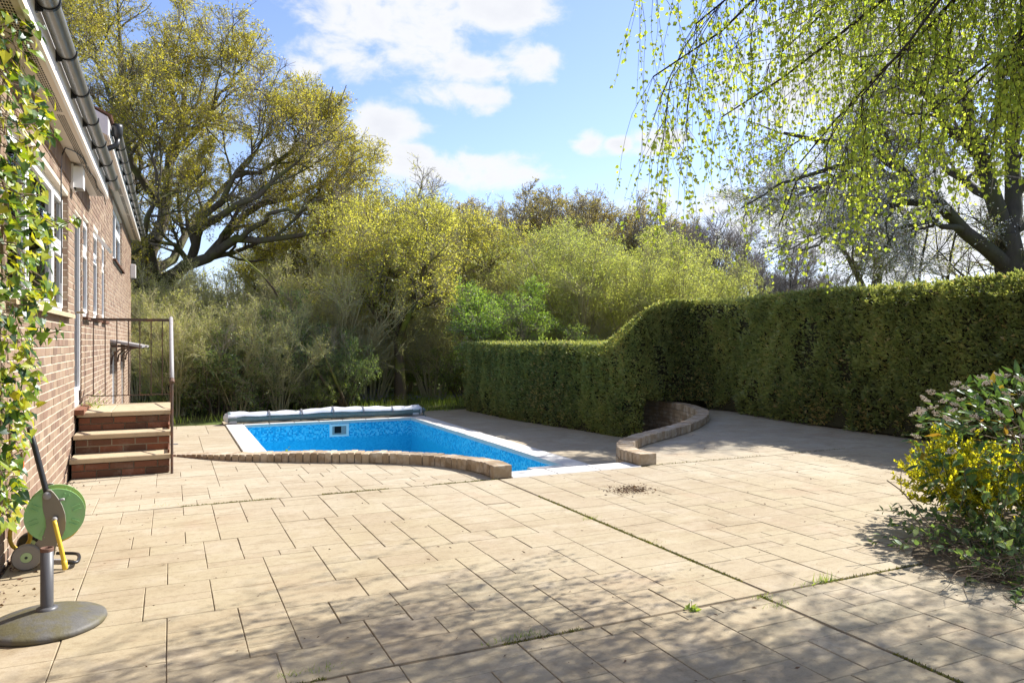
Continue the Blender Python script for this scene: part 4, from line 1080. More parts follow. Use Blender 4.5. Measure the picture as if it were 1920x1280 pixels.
def resample(poly, M_):
    poly = np.asarray(poly, float); s = spline(poly, .05 if len(poly) > 2 else .05); i = np.linspace(0, len(s) - 1, M_).astype(int); return s[i]


def grow(limbs, radii, levels, leaf, mats, trunk_levels=1, env=None, extra_trunk=None):
    """limbs: (N,M,3); returns MB for the wood one sees as trunk and MB for the crown (twigs m=0, leaves m=1)"""
    tr, cr = MB(), MB()
    pts, rad = limbs, radii
    tr.tubes(pts, rad, 7)
    allp = [pts]
    for li, lv in enumerate(levels):
        p, d, r_, t = sprout(pts, rad, lv['n'], lv.get('t0', .2), lv.get('t1', 1), lv.get('ang', .8), lv.get('sd', .25))
        d = d + np.array(lv.get('push', (0, 0, 0)))
        L = rng.uniform(*lv['L'], len(p)) * (1 - lv.get('tap', .4) * t)
        if env is not None:
            ok = env(p + nrm(d) * L[:, None] * .8); p, d, r_, L = p[ok], d[ok], r_[ok], L[ok]
        M_ = lv.get('M', 4); q = walk(p, d, L, M_, lv.get('wig', .2), lv.get('trop', .05))
        r0 = np.minimum(r_ * lv.get('rf', .6), lv.get('rmax', 1)); r1 = np.maximum(r0 * lv.get('re', .3), lv.get('rmin', .003))
        rad2 = np.maximum(r0[:, None] + (r1 - r0)[:, None] * np.linspace(0, 1, M_), lv.get('rmin', .003))
        (tr if li < trunk_levels else cr).tubes(q, rad2, lv.get('k', 3))
        pts, rad = q, rad2
    if leaf:
        for lf in (leaf if isinstance(leaf, list) else [leaf]):
            p, d, r_, t = sprout(pts, rad, lf['n'], lf.get('t0', .15), 1, lf.get('ang', .9), .4)
            if lf.get('keep', 1) < 1:
                k = vn(p, lf.get('ksc', .5), 3) + rng.normal(0, .08, len(p)) > 1 - lf['keep']; p, d = p[k], d[k]
            if 'hang' in lf: d = d + np.array([0, 0, -lf['hang']])
            p = p + rng.normal(0, lf.get('off', .02), p.shape)
            sz = rng.uniform(*lf['size'], len(p))
            cr.leaves(p, d, sz, lf.get('w', .7), m=lf.get('m', 1), tri=lf.get('tri', True), a=np.clip(rng.beta(2, 2, len(p)) * .75 + vn(p, .6, 5) * .3, 0, .999))
    return tr, cr


def tree(name, label, cat, base, tr, cr, wood, crown_mats, group=None, trunk_name='trunk', crown_name='crown', local=True):
    o = thing(name, label, cat, tuple(base), group)
    if local: W[o.name] = np.zeros(3)      # the tree was grown at the origin
    tr.build(trunk_name, wood, o, smooth=True)
    cr.build(crown_name, crown_mats, o)
    return o


def clone(src, base, label, rz=0, sc=1.0, sz=None):
    c = copy_tree(src); c.location = base; c.rotation_euler = (0, 0, rz); c.scale = (sc, sc, sz if sz else sc); c['label'] = label
    return c


GZ = -.66


def ellip(c, rad, p=2.0):
    c, rad = np.array(c), np.array(rad); return lambda x: (np.abs((x - c) / rad) ** p).sum(-1) < 1


def gp(px, s): q = P(px, 640, s); q[2] = GZ; return q


# ---- the great oak at the left
OL = [([(246, 760, 28), (252, 650, 28), (262, 590, 28), (272, 545, 28)], .62, .46),
      ([(268, 552, 28), (330, 515, 27), (390, 480, 26.5), (450, 450, 26), (520, 438, 26), (600, 434, 26), (690, 405, 26.5)], .30, .05),
      ([(272, 548, 28), (325, 520, 27.6), (352, 478, 27), (362, 430, 26.5), (400, 385, 26), (440, 330, 26), (470, 235, 26.5)], .26, .05),
      ([(268, 545, 28), (284, 470, 28), (300, 385, 28.5), (330, 280, 29), (350, 160, 29), (375, 60, 30)], .30, .05),
      ([(262, 545, 28), (256, 450, 29), (242, 330, 29.5), (232, 200, 30), (222, 60, 30), (215, -80, 30)], .30, .05),
      ([(362, 432, 26.5), (420, 400, 25.5), (500, 350, 25), (560, 300, 25.5), (612, 235, 26)], .16, .04),
      ([(260, 560, 28), (200, 480, 27.5), (140, 350, 27), (108, 200, 27), (95, 60, 28)], .26, .05),
      ([(300, 385, 28.5), (250, 300, 27), (205, 180, 26.5), (160, 40, 27)], .17, .04),
      ([(440, 330, 26), (520, 300, 27), (585, 225, 28)], .11, .04),
      ([(390, 480, 26.5), (470, 400, 27.5), (550, 365, 28.5), (640, 338, 29), (715, 338, 30)], .17, .04),
      ([(330, 280, 29), (400, 210, 28), (436, 150, 27.5), (445, 105, 28)], .13, .04),
      ([(268, 548, 28), (310, 480, 30), (380, 390, 32), (470, 300, 33), (530, 200, 33)], .24, .05),
      ([(262, 548, 28), (240, 440, 31), (260, 280, 33), (290, 120, 33)], .24, .05),
      ([(450, 450, 26), (500, 405, 25), (590, 380, 24.5), (660, 350, 25)], .11, .03),
      ([(300, 530, 27.5), (280, 440, 25.5), (300, 340, 24.5), (260, 240, 24.5)], .16, .04)]
limbs = np.stack([resample([P(*q) for q in l[0]], 9) for l in OL]); limbs[1:, 1:-1] += rng.normal(0, .12, limbs[1:, 1:-1].shape)
radii = np.stack([np.linspace(l[1], l[2] if i == 0 else .014, 9) for i, l in enumerate(OL)])
oc = P(200, 300, 28); ea, eb, ez = 540 / F * 28, 9.0, 470 / F * 28


def oak_env(x):
    d = x - oc; u = np.hypot(d[..., 0] * CY - d[..., 1] * SY, (d[..., 0] * SY + d[..., 1] * CY) * ea / eb) / ea
    up = np.where(d[..., 2] > 0, d[..., 2] / ez, -d[..., 2] / (300 / F * 28))
    return (u ** 1.15 + up ** np.where(d[..., 2] > 0, 1.15, 2.2) < 1.0 + .10 * np.sin(x[..., 0] * 1.7) * np.cos(x[..., 1] * 1.3)) & (x[..., 2] > 1.7 + .22 * np.maximum(0, 6 - u * ea) * 0)


OAKLV = [dict(n=9, t0=.25, L=(2.2, 4.6), ang=.75, sd=.25, wig=.22, trop=.05, M=6, k=5, rf=.62, re=.3, rmin=.015),
         dict(n=8, t0=.2, L=(1.1, 2.4), ang=.75, sd=.3, wig=.24, trop=.07, M=5, k=4, rf=.6, re=.3, rmin=.010),
         dict(n=6, t0=.15, L=(.5, 1.2), ang=.75, sd=.3, wig=.25, trop=.06, M=4, k=3, rf=.6, re=.5, rmin=.007),
         dict(n=5, t0=.1, L=(.2, .5), ang=.8, sd=.3, wig=.2, trop=.05, M=2, k=3, rf=.7, re=.6, rmin=.005)]
tr, cr = grow(limbs, radii, OAKLV, dict(n=8, size=(.05, .115), off=.06, ang=1.1, keep=.66, ksc=.75), None, trunk_levels=2, env=oak_env)
tree('oak_tree', 'huge spreading oak with gnarled dark limbs and yellow young leaves behind the brick house', 'tree', gp(250, 28), tr, cr, MAT['bark_oak'], [MAT['twig'], MAT['oakleaf']], local=False)


# ---- generic trees built at the origin, then set out
def generic(h, cr_w, n_limb, seed_levels, leaf, r0, fork=.35, lean=(0, 0), envp=2.2, trunk_levels=1, cz=.62, ch=.42):
    tp_ = np.array([lean[0] * .4, lean[1] * .4, h * fork])
    tl = [resample([(0, 0, -.2), (lean[0] * .15, lean[1] * .15, h * fork * .5), tp_, tp_ + np.array([lean[0], lean[1], h * .25])], 9)]; rl_ = [np.linspace(r0, r0 * .12, 9)]
    for i in range(n_limb):
        a = 2 * math.pi * (i + rng.uniform(-.3, .3)) / n_limb; rr_ = cr_w * rng.uniform(.45, .78); zt = h * rng.uniform(.52, .86); b0 = tl[0][int(rng.integers(4, 7))]
        e = np.array([math.cos(a) * rr_ + lean[0], math.sin(a) * rr_ + lean[1], zt]); m_ = (b0 + e) / 2 + np.array([math.cos(a) * rr_ * .15, math.sin(a) * rr_ * .15, -h * .03]) + rng.normal(0, .1 * cr_w, 3) * .5
        tl.append(resample([b0, m_, e], 9)); rl_.append(np.linspace(r0 * .5, r0 * .03, 9))
    env = ellip((lean[0], lean[1], h * cz), (cr_w, cr_w, h * ch), envp)
    return grow(np.stack(tl), np.stack(rl_), seed_levels, leaf, None, trunk_levels, env)


LV = lambda a, b, c, d, up=.08, rm=.005: [dict(n=a[0], t0=.25, L=a[1], ang=.7, sd=.25, wig=.18, trop=up, M=5, k=4, rf=.6, re=.3, rmin=rm * 2),
                               dict(n=b[0], t0=.2, L=b[1], ang=.65, sd=.25, wig=.2, trop=up, M=4, k=3, rf=.6, re=.4, rmin=rm * 1.4),
                               dict(n=c[0], t0=.15, L=c[1], ang=.65, sd=.25, wig=.2, trop=up, M=3, k=3, rf=.7, re=.5, rmin=rm),
                               dict(n=d[0], t0=.1, L=d[1], ang=.7, sd=.3, wig=.15, trop=up, M=2, k=3, rf=.7, re=.6, rmin=rm * .8)]

# yellow-green trees in the middle (hornbeam-like), two meshes
tr, cr = generic(8.0, 2.9, 11, LV((6, (1.0, 2.2)), (6, (.6, 1.3)), (5, (.35, .8)), (4, (.15, .4))), dict(n=5, size=(.05, .10), off=.05, keep=.68, ksc=.7), .24, fork=.28, lean=(.5, -.2))
hb = tree('hornbeam_tree', 'yellow green tree with a leaning mossy trunk behind the right end of the pool cover', 'tree', gp(752, 23.8), tr, cr, MAT['bark_moss'], [MAT['twig'], MAT['hornleaf']], 'yellow green trees beyond the pool')
hb.rotation_euler = (0, 0, 2.2)
G_ = [(848, 28, 'yellow green tree just left of the far end of the low hedge', .8, 1.02), (655, 30, 'yellow green tree under the right hand edge of the great oak crown', 3.4, 1.16), (905, 36, 'rounded yellow tree on the skyline above the hawthorn', 5.0, 1.12),
      (735, 33, 'tall yellow green tree beside the great oak on the skyline', 1.9, 1.3), (690, 31, 'tallest yellow green tree touching the right edge of the great oak crown', 5.6, 1.22), (775, 37, 'yellow green tree between the tall one and the far skyline yellow trees', .9, 1.3), (560, 33, 'yellow green tree half hidden under the lowest oak limb', 4.2, 1.0), (815, 40, 'far yellow tree on the skyline below the low white cloud', 2.7, 1.38)]
for px, s, lb, rz, sc in G_: clone(hb, gp(px, s), lb, rz, sc)
# bronze oaks on the skyline
tr, cr = generic(11.5, 4.4, 10, LV((7, (1.6, 3.2)), (6, (.9, 1.9)), (5, (.5, 1.0)), (3, (.25, .5)), .05, .011), dict(n=5, size=(.08, .15), off=.08, keep=.62, ksc=.5), .42, fork=.3)
so_ = tree('skyline_oak', 'gnarled bronze oak on the skyline right above the bright green hawthorn', 'tree', gp(950, 46), tr, cr, MAT['bark_grey'], [MAT['twig'], MAT['brownleaf']], 'bronze oaks on the skyline')
for px, s, lb, rz, sc in [(1062, 45, 'gnarled bronze oak at the middle of the tree skyline', 1.3, 1.03), (1165, 47, 'bronze oak on the skyline left of the hanging birch twigs', 2.6, 1.0), (1235, 50, 'thin bronze oak on the skyline partly behind the birch twigs', 4.1, .98), (870, 52, 'far bronze oak peeping over the yellow trees at the left of the skyline', 5.2, 1.04), (1010, 54, 'farthest bronze oak on the middle skyline', .4, 1.1)]: clone(so_, gp(px, s), lb, rz, sc)
# bare purple-grey trees
tr, cr = generic(10.0, 3.2, 12, LV((7, (1.2, 2.6)), (6, (.7, 1.6)), (5, (.4, 1.0)), (4, (.25, .6)), .12, .009), None, .22, fork=.25)
ba = tree('bare_tree', 'bare purple grey tree behind the hedge just right of the hazel thicket', 'tree', gp(1330, 42), tr, cr, MAT['bark_grey'], [MAT['twig_purple']], 'bare trees behind the hedge')
for px, s, lb, rz, sc in [(1262, 45, 'bare tree on the skyline at the left edge of the birch curtain', 1.2, 1.05), (1452, 38, 'bare tree above the hedge left of the second dark trunk', 3.9, .80), (1545, 46, 'bare tree low behind the tall hedge under the pear twigs', 5.0, .72)]: clone(ba, gp(px, s), lb, rz, sc)


# ---- hazel thickets: many stems from one stool
def stool(h, w, n_stem, levels, leaf, r0, upright=.25, envp=2.2):
    tl, rl_ = [], []
    for i in range(n_stem):
        a = rng.uniform(0, 2 * math.pi); rr_ = w * math.sqrt(rng.uniform(.02, 1)); zt = h * rng.uniform(.6, 1.0) * (1 - .25 * (rr_ / w) ** 2); b0 = np.array([math.cos(a), math.sin(a), 0]) * rng.uniform(.05, .35) + rng.normal(0, .06, 3) * [1, 1, 0]
        e = np.array([math.cos(a) * rr_, math.sin(a) * rr_, zt]); m_ = b0 + (e - b0) * .5; m_[:2] *= (1 - upright)
        tl.append(resample([b0 - [0, 0, .1], m_ + rng.normal(0, .08, 3), e], 7)); rl_.append(np.linspace(r0 * rng.uniform(.6, 1.1), r0 * .18, 7))
    return grow(np.stack(tl), np.stack(rl_), levels, leaf, None, 0, ellip((0, 0, h * .45), (w * 1.15, w * 1.15, h * .62), envp))


HLV = [dict(n=9, t0=.18, L=(.7, 1.6), ang=.5, sd=.2, wig=.14, trop=.06, M=4, k=3, rf=.55, re=.35, rmin=.006),
       dict(n=6, t0=.15, L=(.4, .9), ang=.55, sd=.2, wig=.15, trop=.05, M=3, k=3, rf=.6, re=.5, rmin=.0045),
       dict(n=5, t0=.1, L=(.2, .5), ang=.6, sd=.25, wig=.12, trop=.04, M=2, k=3, rf=.7, re=.6, rmin=.0035)]
tr, cr = stool(5.4, 2.9, 24, HLV, dict(n=4, size=(.032, .06), off=.04, keep=.66, ksc=.9), .035)
hz = tree('hazel_thicket', 'dense olive brown hazel with many thin stems behind the middle of the pool cover', 'shrub', gp(640, 24), tr, cr, MAT['twig_olive'], [MAT['twig_olive'], MAT['hazelleaf']], 'olive hazel thickets beyond the pool', 'stems')
for px, s, lb, rz, sc in [(700, 25, 'olive hazel right of the dark ivy covered stems', 1.1, .98), (560, 27, 'olive hazel below the lowest oak limb', 2.3, .9), (810, 26, 'olive hazel between the mossy trunk and the low hedge', 3.3, .95), (470, 27, 'olive hazel over the dark holly bushes', 4.4, .92), (300, 23, 'thin stemmed olive hazel just right of the railing post', 5.4, .86),
                          (335, 20.2, 'small olive hazel in front of the hollies beside the railing post', 2.0, .62), (445, 20.6, 'small olive hazel in front of the hollies behind the corner of the pool cover', 3.7, .60), (525, 21.2, 'small olive hazel in front of the hollies left of the ivy mass', 5.0, .62), (390, 26, 'olive hazel at the foot of the great oak', .7, .80), (258, 25.5, 'olive hazel seen through the metal railing', 2.9, .80), (880, 31, 'olive hazel behind the bright green hawthorn', 1.7, 1.0), (755, 30, 'olive hazel behind the mossy leaning trunk', 4.9, 1.1)]: clone(hz, gp(px, s), lb, rz, sc)
tr, cr = stool(6.2, 2.6, 26, HLV, dict(n=7, size=(.04, .075), off=.04, keep=.70, ksc=.8), .035, upright=.4)
gh = tree('fresh_hazel', 'pale green hazel standing behind the middle of the low hedge', 'shrub', gp(1085, 25), tr, cr, MAT['twig'], [MAT['twig_olive'], MAT['greenhazel']], 'pale green hazels behind the hedge', 'stems')
for px, s, lb, rz, sc in [(1180, 25.5, 'pale green hazel behind the slope where the hedge rises', 1.4, .97), (1275, 24.5, 'pale green hazel behind the start of the tall hedge', 2.5, .88), (1350, 25, 'small pale green hazel at the right end of the thicket', 3.9, .76), (1000, 27, 'tall pale green hazel right of the hawthorn', 5.1, 1.02), (1120, 31, 'rear pale green hazel at the middle of the thicket', .6, 1.1), (1225, 31, 'rear pale green hazel on the right of the thicket', 3.0, 1.05), (930, 30, 'rear pale green hazel above the hawthorn', 2.1, 1.0)]: clone(gh, gp(px, s), lb, rz, sc)
tr, cr = generic(4.4, 1.8, 8, LV((6, (.6, 1.2)), (6, (.4, .8)), (5, (.25, .5)), (4, (.1, .25))), dict(n=6, size=(.04, .075), off=.03, keep=.85, ksc=.9), .10, fork=.35)
tree('hawthorn_tree', 'bright green young hawthorn with a dark trunk behind the end of the low hedge', 'tree', gp(938, 22.5), tr, cr, MAT['bark_oak'], [MAT['twig'], MAT['hawleaf']])


# ---- leafy bushes: holly, laurel, ivy
def bush(h, w, n_stem, leaf, lv=((7, (.4, .9)), (6, (.25, .5)), (4, (.1, .3)))):
    levels = [dict(n=a, t0=.2, L=b, ang=.7, sd=.25, wig=.2, trop=.03, M=3, k=3, rf=.6, re=.4, rmin=.004) for a, b in lv]
    return stool(h, w, n_stem, levels, leaf, .03, upright=.1, envp=2.6)


tr, cr = bush(2.5, 1.7, 22, dict(n=5, size=(.05, .095), off=.03, keep=.85, ksc=1.0, w=.6))
ho = tree('holly_bush', 'dark glossy holly beyond the terrace right of the railing', 'shrub', gp(410, 20.5), tr, cr, MAT['bark_oak'], [MAT['twig'], MAT['hollyleaf']], 'dark evergreen bushes beyond the terrace', 'stems', 'foliage')
for px, s, lb, rz, sc in [(480, 21, 'dark glossy holly behind the left end of the pool cover', 1.5, .95), (545, 22.5, 'dark holly left of the ivy covered stems', 2.8, .90), (355, 21.5, 'dark holly nearest the railing post', 4.2, .82), (640, 22, 'dark ivy mass climbing the leaning stems behind the pool cover', 5.5, .62), (440, 24, 'taller dark holly at the back of the evergreen bushes', .9, 1.15)]:
    c = clone(ho, gp(px, s), lb, rz, sc, sc * 1.6 if 'ivy' in lb else None)
tr, cr = bush(2.6, 1.9, 20, dict(n=5, size=(.05, .10), off=.03, keep=.85, ksc=1.0, w=.65))
lb_ = tree('laurel_bush', 'green leafy bush showing just over the top of the low hedge', 'shrub', gp(965, 22.5), tr, cr, MAT['bark_oak'], [MAT['twig'], MAT['bushleaf']], 'green bushes beyond the pool', 'stems', 'foliage')
for px, s, lb, rz, sc in [(820, 29, 'green leafy bush in shade behind the mossy trunk', 2.0, 1.0), (880, 26, 'green leafy bush behind the far corner of the low hedge', 3.0, .95), (330, 20.5, 'low green bush at the foot of the railing post', 4.0, .50), (585, 21.5, 'low green bush behind the pool cover', 5.0, .5), (1040, 23, 'green leafy bush behind the low hedge right of the hawthorn', 1.0, 1.02), (290, 27, 'green leafy bush at the foot of the great oak', .3, 1.0), (700, 30, 'green leafy bush deep behind the hazel stems', 5.6, 1.1)]: clone(lb_, gp(px, s), lb, rz, sc)

# ---- leaning bare stems and the far wood
ls = MB()
for pl, r_ in ([[(645, 762, 21.5), (590, 690, 21.5), (550, 610, 22), (505, 530, 22), (440, 470, 22)], .06], [[(650, 762, 21.5), (615, 680, 21), (585, 620, 21)], .05], [[(300, 770, 20), (325, 690, 20), (318, 620, 20.5)], .03]):
    q = resample([P(*a) for a in pl], 12); ls.tube(q, np.linspace(r_, r_ * .4, 12), 7)
tag(ls.build('leaning_stem', MAT['bark_moss'], smooth=True, at=gp(640, 21.5)), 'long bare mossy stems leaning left over the dark hollies', 'tree')
N_ = 2600; px = rng.uniform(120, 1560, N_); s = rng.uniform(52, 80, N_); fw = MB()
top = 9.5 + 2.0 * np.sin(px * .013) + 1.2 * np.sin(px * .041) - np.clip((px - 1180) / 380, 0, 1) * 5.5
b0 = np.array([gp(a, b) for a, b in zip(px, s)]); hh = top * rng.uniform(.55, 1.0, N_)
st_ = walk(b0, np.tile([0, 0, 1.], (N_, 1)) + rng.normal(0, .12, (N_, 3)), hh, 5, .10, .12); fw.tubes(st_, np.linspace(.10, .02, 5)[None, :] * np.ones((N_, 1)), 3)
p, d, r_, t = sprout(st_, np.full((N_, 5), .03), 7, .2, 1, .7, .3); q = walk(p, d, rng.uniform(.6, 1.8, len(p)), 3, .2, .05); fw.tubes(q, np.linspace(.02, .008, 3)[None, :] * np.ones((len(p), 1)), 3)
p2, d2, _, _ = sprout(q, np.full((len(q), 3), .01), 5, .1, 1, .9, .3); kp = vn(p2, .25, 9) > .42; p2, d2 = p2[kp], d2[kp]
fw.leaves(p2 + rng.normal(0, .15, p2.shape), d2, rng.uniform(.14, .28, len(p2)), .8, m=1, tri=True)
fw.build('far_wood', [MAT['twig'], MAT['hornleaf']], kind='stuff')
N_ = 600; px = rng.uniform(150, 1300, N_); s = rng.uniform(32, 50, N_); fw = MB()
b0 = np.array([gp(a, b) for a, b in zip(px, s)]); st_ = walk(b0, np.tile([0, 0, 1.], (N_, 1)) + rng.normal(0, .3, (N_, 3)), rng.uniform(1.5, 3.8, N_), 4, .2, .05); fw.tubes(st_, np.linspace(.03, .01, 4)[None, :] * np.ones((N_, 1)), 3)
p, d, r_, t = sprout(st_, np.full((N_, 4), .02), 90, .05, 1, .9, .4)
fw.leaves(p + rng.normal(0, .45, p.shape), d, rng.uniform(.09, .17, len(p)), .8, m=1, tri=True)
fw.build('undergrowth', [MAT['twig'], MAT['bushleaf']], kind='stuff')

# ---- grass and bluebells beyond the terrace
N_ = 16000; x = rng.uniform(-4, 9.5, N_); y = rng.uniform(19.75, 27, N_); k = (vn(np.stack([x, y, y * 0], 1), .6, 2) > .35) & ~((x < PX1 + .5) & (y < 19.8)); x, y = x[k], y[k]; k = (x > 5.6) | (rng.random(len(x)) < .35); x, y = x[k], y[k]
gm = MB(); gm.leaves(np.stack([x, y, np.full(len(x), GZ)], 1), np.stack([rng.normal(0, .3, len(x)), rng.normal(0, .3, len(x)), np.ones(len(x))], 1), rng.uniform(.10, .34, len(x)), .09, tri=True)
gm.build('long_grass', MAT['grass'], kind='stuff')
N_ = 2600; x = rng.uniform(2, 9, N_); y = rng.uniform(22.5, 28, N_); k = vn(np.stack([x, y, y * 0], 1), .5, 7) > .45; x, y = x[k], y[k]
bm = MB(); z = GZ + rng.uniform(.18, .32, len(x)); bm.leaves(np.stack([x, y, z], 1), rng.normal(size=(len(x), 3)) + [0, 0, -.6], rng.uniform(.03, .055, len(x)), .6, tri=True)
bm.build('bluebells', MAT['bluebell'], kind='stuff')

# ------------------------------------------------------------ clipped yew hedge
HP = spline([(7.73, 19.75), (7.78, 18.2), (7.95, 16.2), (8.25, 14.3), (8.5, 12.7), (8.72, 12.35), (9.12, 12.32), (9.58, 12.3), (9.93, 11.9), (10.0, 11.2), (9.84, 10.4), (9.64, 9.1), (9.52, 6.6), (9.42, 3.5), (9.4, -1.0)], .1)
hl = np.r_[0, np.cumsum(np.linalg.norm(np.diff(HP, axis=0), axis=1))]
ht = nrm(np.gradient(HP, axis=0)); hn = np.stack([ht[:, 1], -ht[:, 0]], 1)     # n points to the pool / camera side
hpx = proj(np.c_[HP, np.full(len(HP), 1.4)])[0]
iT = int(np.argmin(np.abs(HP[:, 1] - 12.55) + (HP[:, 0] > 8.9) * 9)); lT = hl[iT]
f_ = np.clip((hl - (lT - 1.1)) / 2.0, 0, 1); f_ = f_ * f_ * (3 - 2 * f_)
htop = 1.345 + (2.22 - 1.345) * f_ + .02 * np.sin(hl * 1.7)
hbot = np.where(hl < lT + .25, DZ - .02, np.where(hl < lT + 1.6, .17, .03))
hedge = thing('yew_hedge', 'long clipped dark yew hedge stepping up from the pool to the tall right hand section', 'hedge', (9.5, 12, 0))
TH = 1.25
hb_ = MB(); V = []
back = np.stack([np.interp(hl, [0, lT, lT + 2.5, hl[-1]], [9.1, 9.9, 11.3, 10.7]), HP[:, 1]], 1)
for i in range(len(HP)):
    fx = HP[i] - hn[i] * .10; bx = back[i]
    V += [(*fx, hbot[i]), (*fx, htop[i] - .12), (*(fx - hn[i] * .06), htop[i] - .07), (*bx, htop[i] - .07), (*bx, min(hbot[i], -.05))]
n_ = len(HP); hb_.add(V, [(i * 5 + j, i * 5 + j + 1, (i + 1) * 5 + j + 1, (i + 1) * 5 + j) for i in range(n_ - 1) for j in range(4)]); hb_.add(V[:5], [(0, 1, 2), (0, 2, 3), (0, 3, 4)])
hb_.build('dark_hedge_core', MAT['yewbody'], hedge)  # one solid shell, coloured dark to stand for shade behind the sprigs


def sprigs(n, where):
    if where == 'front':
        l = rng.uniform(0, 1, n); l = hl[-1] * (l if True else l); l = l[l < hl[-1] - 2]; n = len(l)
        u = rng.beta(1, 1, n); zt = np.interp(l, hl, htop); zb = np.interp(l, hl, hbot); z = zb + (zt - zb) * u
        p = np.stack([np.interp(l, hl, HP[:, 0]), np.interp(l, hl, HP[:, 1])], 1); nn = np.stack([np.interp(l, hl, hn[:, 0]), np.interp(l, hl, hn[:, 1])], 1)
        q = np.c_[p, z]; bulge = .13 * (vn(q * [1, 1, .55], 2.4, 4) - .5) + .16 * (vn(q * [1, 1, .7], 7.0, 6) - .5) - .02 - .10 * np.clip((.16 - u) / .16, 0, 1) - np.clip((u - .93) / .07, 0, 1) * .05
        q[:, :2] += nn * bulge[:, None]; d = np.c_[nn * .8, np.full(n, .35)] + rng.normal(0, .55, (n, 3))
        gap = (vn(q * [1, 1, .55], 3.4, 8) > .27) | (rng.random(n) < .3)
        return q[gap], d[gap], bulge[gap]
    l = rng.uniform(0, hl[-1] - 2, n); w_ = rng.uniform(0, 1, n) ** 1.3; f0 = np.stack([np.interp(l, hl, HP[:, k]) for k in (0, 1)], 1); b0 = np.stack([np.interp(l, hl, back[:, k]) for k in (0, 1)], 1)
    p = f0 + (b0 - f0) * w_[:, None]; z = np.interp(l, hl, htop) - .03 + .03 * rng.normal(size=n); return np.c_[p, z], np.tile([0, 0, .9], (n, 1)) + rng.normal(0, .5, (n, 3)), np.zeros(n)


hs = MB(); q, d, bu = sprigs(150000, 'front'); br = vn(q, .7, 12) * .4 + vn(q * [1, 1, .5], 3.2, 13) * .5
hs.leaves(q, d, rng.uniform(.04, .10, len(q)), .42, a=np.clip(br + rng.normal(0, .16, len(q)), 0, .999), fold=.1)
q, d, bu = sprigs(30000, 'top'); hs.leaves(q, d, rng.uniform(.03, .08, len(q)), .4, a=np.clip(rng.normal(.55, .2, len(q)), 0, .999), fold=.1)
yy = rng.uniform(0, 1, (9000, 2)); q = np.c_[HP[0, 0] + yy[:, 0] * 1.3, np.full(9000, HP[0, 1]) + rng.normal(0, .03, 9000), DZ + .1 + yy[:, 1] * 1.9]; hs.leaves(q, rng.normal(0, .5, (9000, 3)) + [0, .8, .3], .07, .42, fold=.1)
hs.build('foliage', MAT['yew'], hedge)

# ------------------------------------------------------------ pear tree in blossom behind the tall hedge
PL = [([(1905, 640, 15.2), (1900, 560, 15.2), (1896, 500, 15.2), (1885, 440, 15.2)], .36, .27),
      ([(1896, 505, 15.2), (1860, 478, 15), (1805, 430, 14.7), (1752, 370, 14.4), (1700, 330, 14.2), (1640, 290, 14), (1560, 262, 13.8), (1470, 250, 13.6)], .17, .03),
      ([(1885, 445, 15.2), (1862, 370, 15.2), (1848, 300, 15.2), (1815, 220, 15), (1790, 130, 15), (1770, 20, 15)], .19, .05),
      ([(1890, 450, 15.2), (1905, 360, 15.4), (1900, 260, 15.6), (1915, 130, 16), (1920, 0, 16)], .19, .05),
      ([(1850, 300, 15.2), (1790, 250, 14.6), (1745, 190, 14.2), (1700, 110, 14), (1680, 20, 14)], .11, .03),
      ([(1805, 430, 14.7), (1740, 418, 14.4), (1690, 440, 14.1), (1655, 475, 13.9)], .07, .02),
      ([(1752, 372, 14.4), (1680, 378, 14.1), (1590, 420, 13.8), (1500, 470, 13.6)], .08, .015),
      ([(1700, 330, 14.2), (1620, 330, 14.8), (1520, 350, 15.2), (1420, 400, 15.4)], .08, .015),
      ([(1640, 290, 14), (1560, 310, 13.2), (1470, 340, 12.8), (1390, 390, 12.6)], .06, .012),
      ([(1815, 222, 15), (1730, 170, 15.6), (1640, 130, 16), (1550, 90, 16.3)], .09, .02),
      ([(1790, 140, 15), (1700, 60, 14.6), (1620, -20, 14.4)], .08, .02),
      ([(1860, 370, 15.2), (1800, 330, 16.2), (1700, 260, 17), (1600, 210, 17.5)], .1, .02),
      ([(1905, 360, 15.4), (1990, 280, 15), (2060, 180, 14.8)], .12, .03),
      ([(1900, 430, 15.2), (1990, 380, 15.8), (2100, 340, 16)], .14, .03)]
limbs = np.stack([resample([P(*q) for q in l[0]], 9) for l in PL]); limbs[1:, 1:-1] += rng.normal(0, .05, limbs[1:, 1:-1].shape)
radii = np.stack([np.linspace(l[1], l[2], 9) for l in PL])
PLV = [dict(n=10, t0=.2, L=(.8, 2.2), ang=.65, sd=.25, wig=.16, trop=-.01, M=5, k=4, rf=.5, re=.35, rmin=.008, rmax=.05),
       dict(n=8, t0=.12, L=(.5, 1.3), ang=.6, sd=.25, wig=.16, trop=-.04, M=4, k=3, rf=.6, re=.4, rmin=.005),
       dict(n=6, t0=.1, L=(.2, .6), ang=.65, sd=.3, wig=.15, trop=-.03, M=3, k=3, rf=.7, re=.5, rmin=.0035)]
pc = P(1830, 230, 15); env = ellip(pc, (5.6, 5.6, 4.6), 2.2)
tr, cr = grow(limbs, radii, PLV, [dict(n=9, size=(.03, .06), off=.03, keep=.86, ksc=.9, m=1), dict(n=20, size=(.025, .045), off=.04, keep=.58, ksc=.7, m=2, w=1.0)], None, 1, env)
tree('pear_tree', 'large old pear tree in white blossom with a dark forked trunk behind the tall hedge', 'tree', tuple(P(1905, 640, 15.2) * [1, 1, 0]), tr, cr, MAT['bark_grey'], [MAT['twig'], MAT['pearleaf'], MAT['blossom']], local=False)
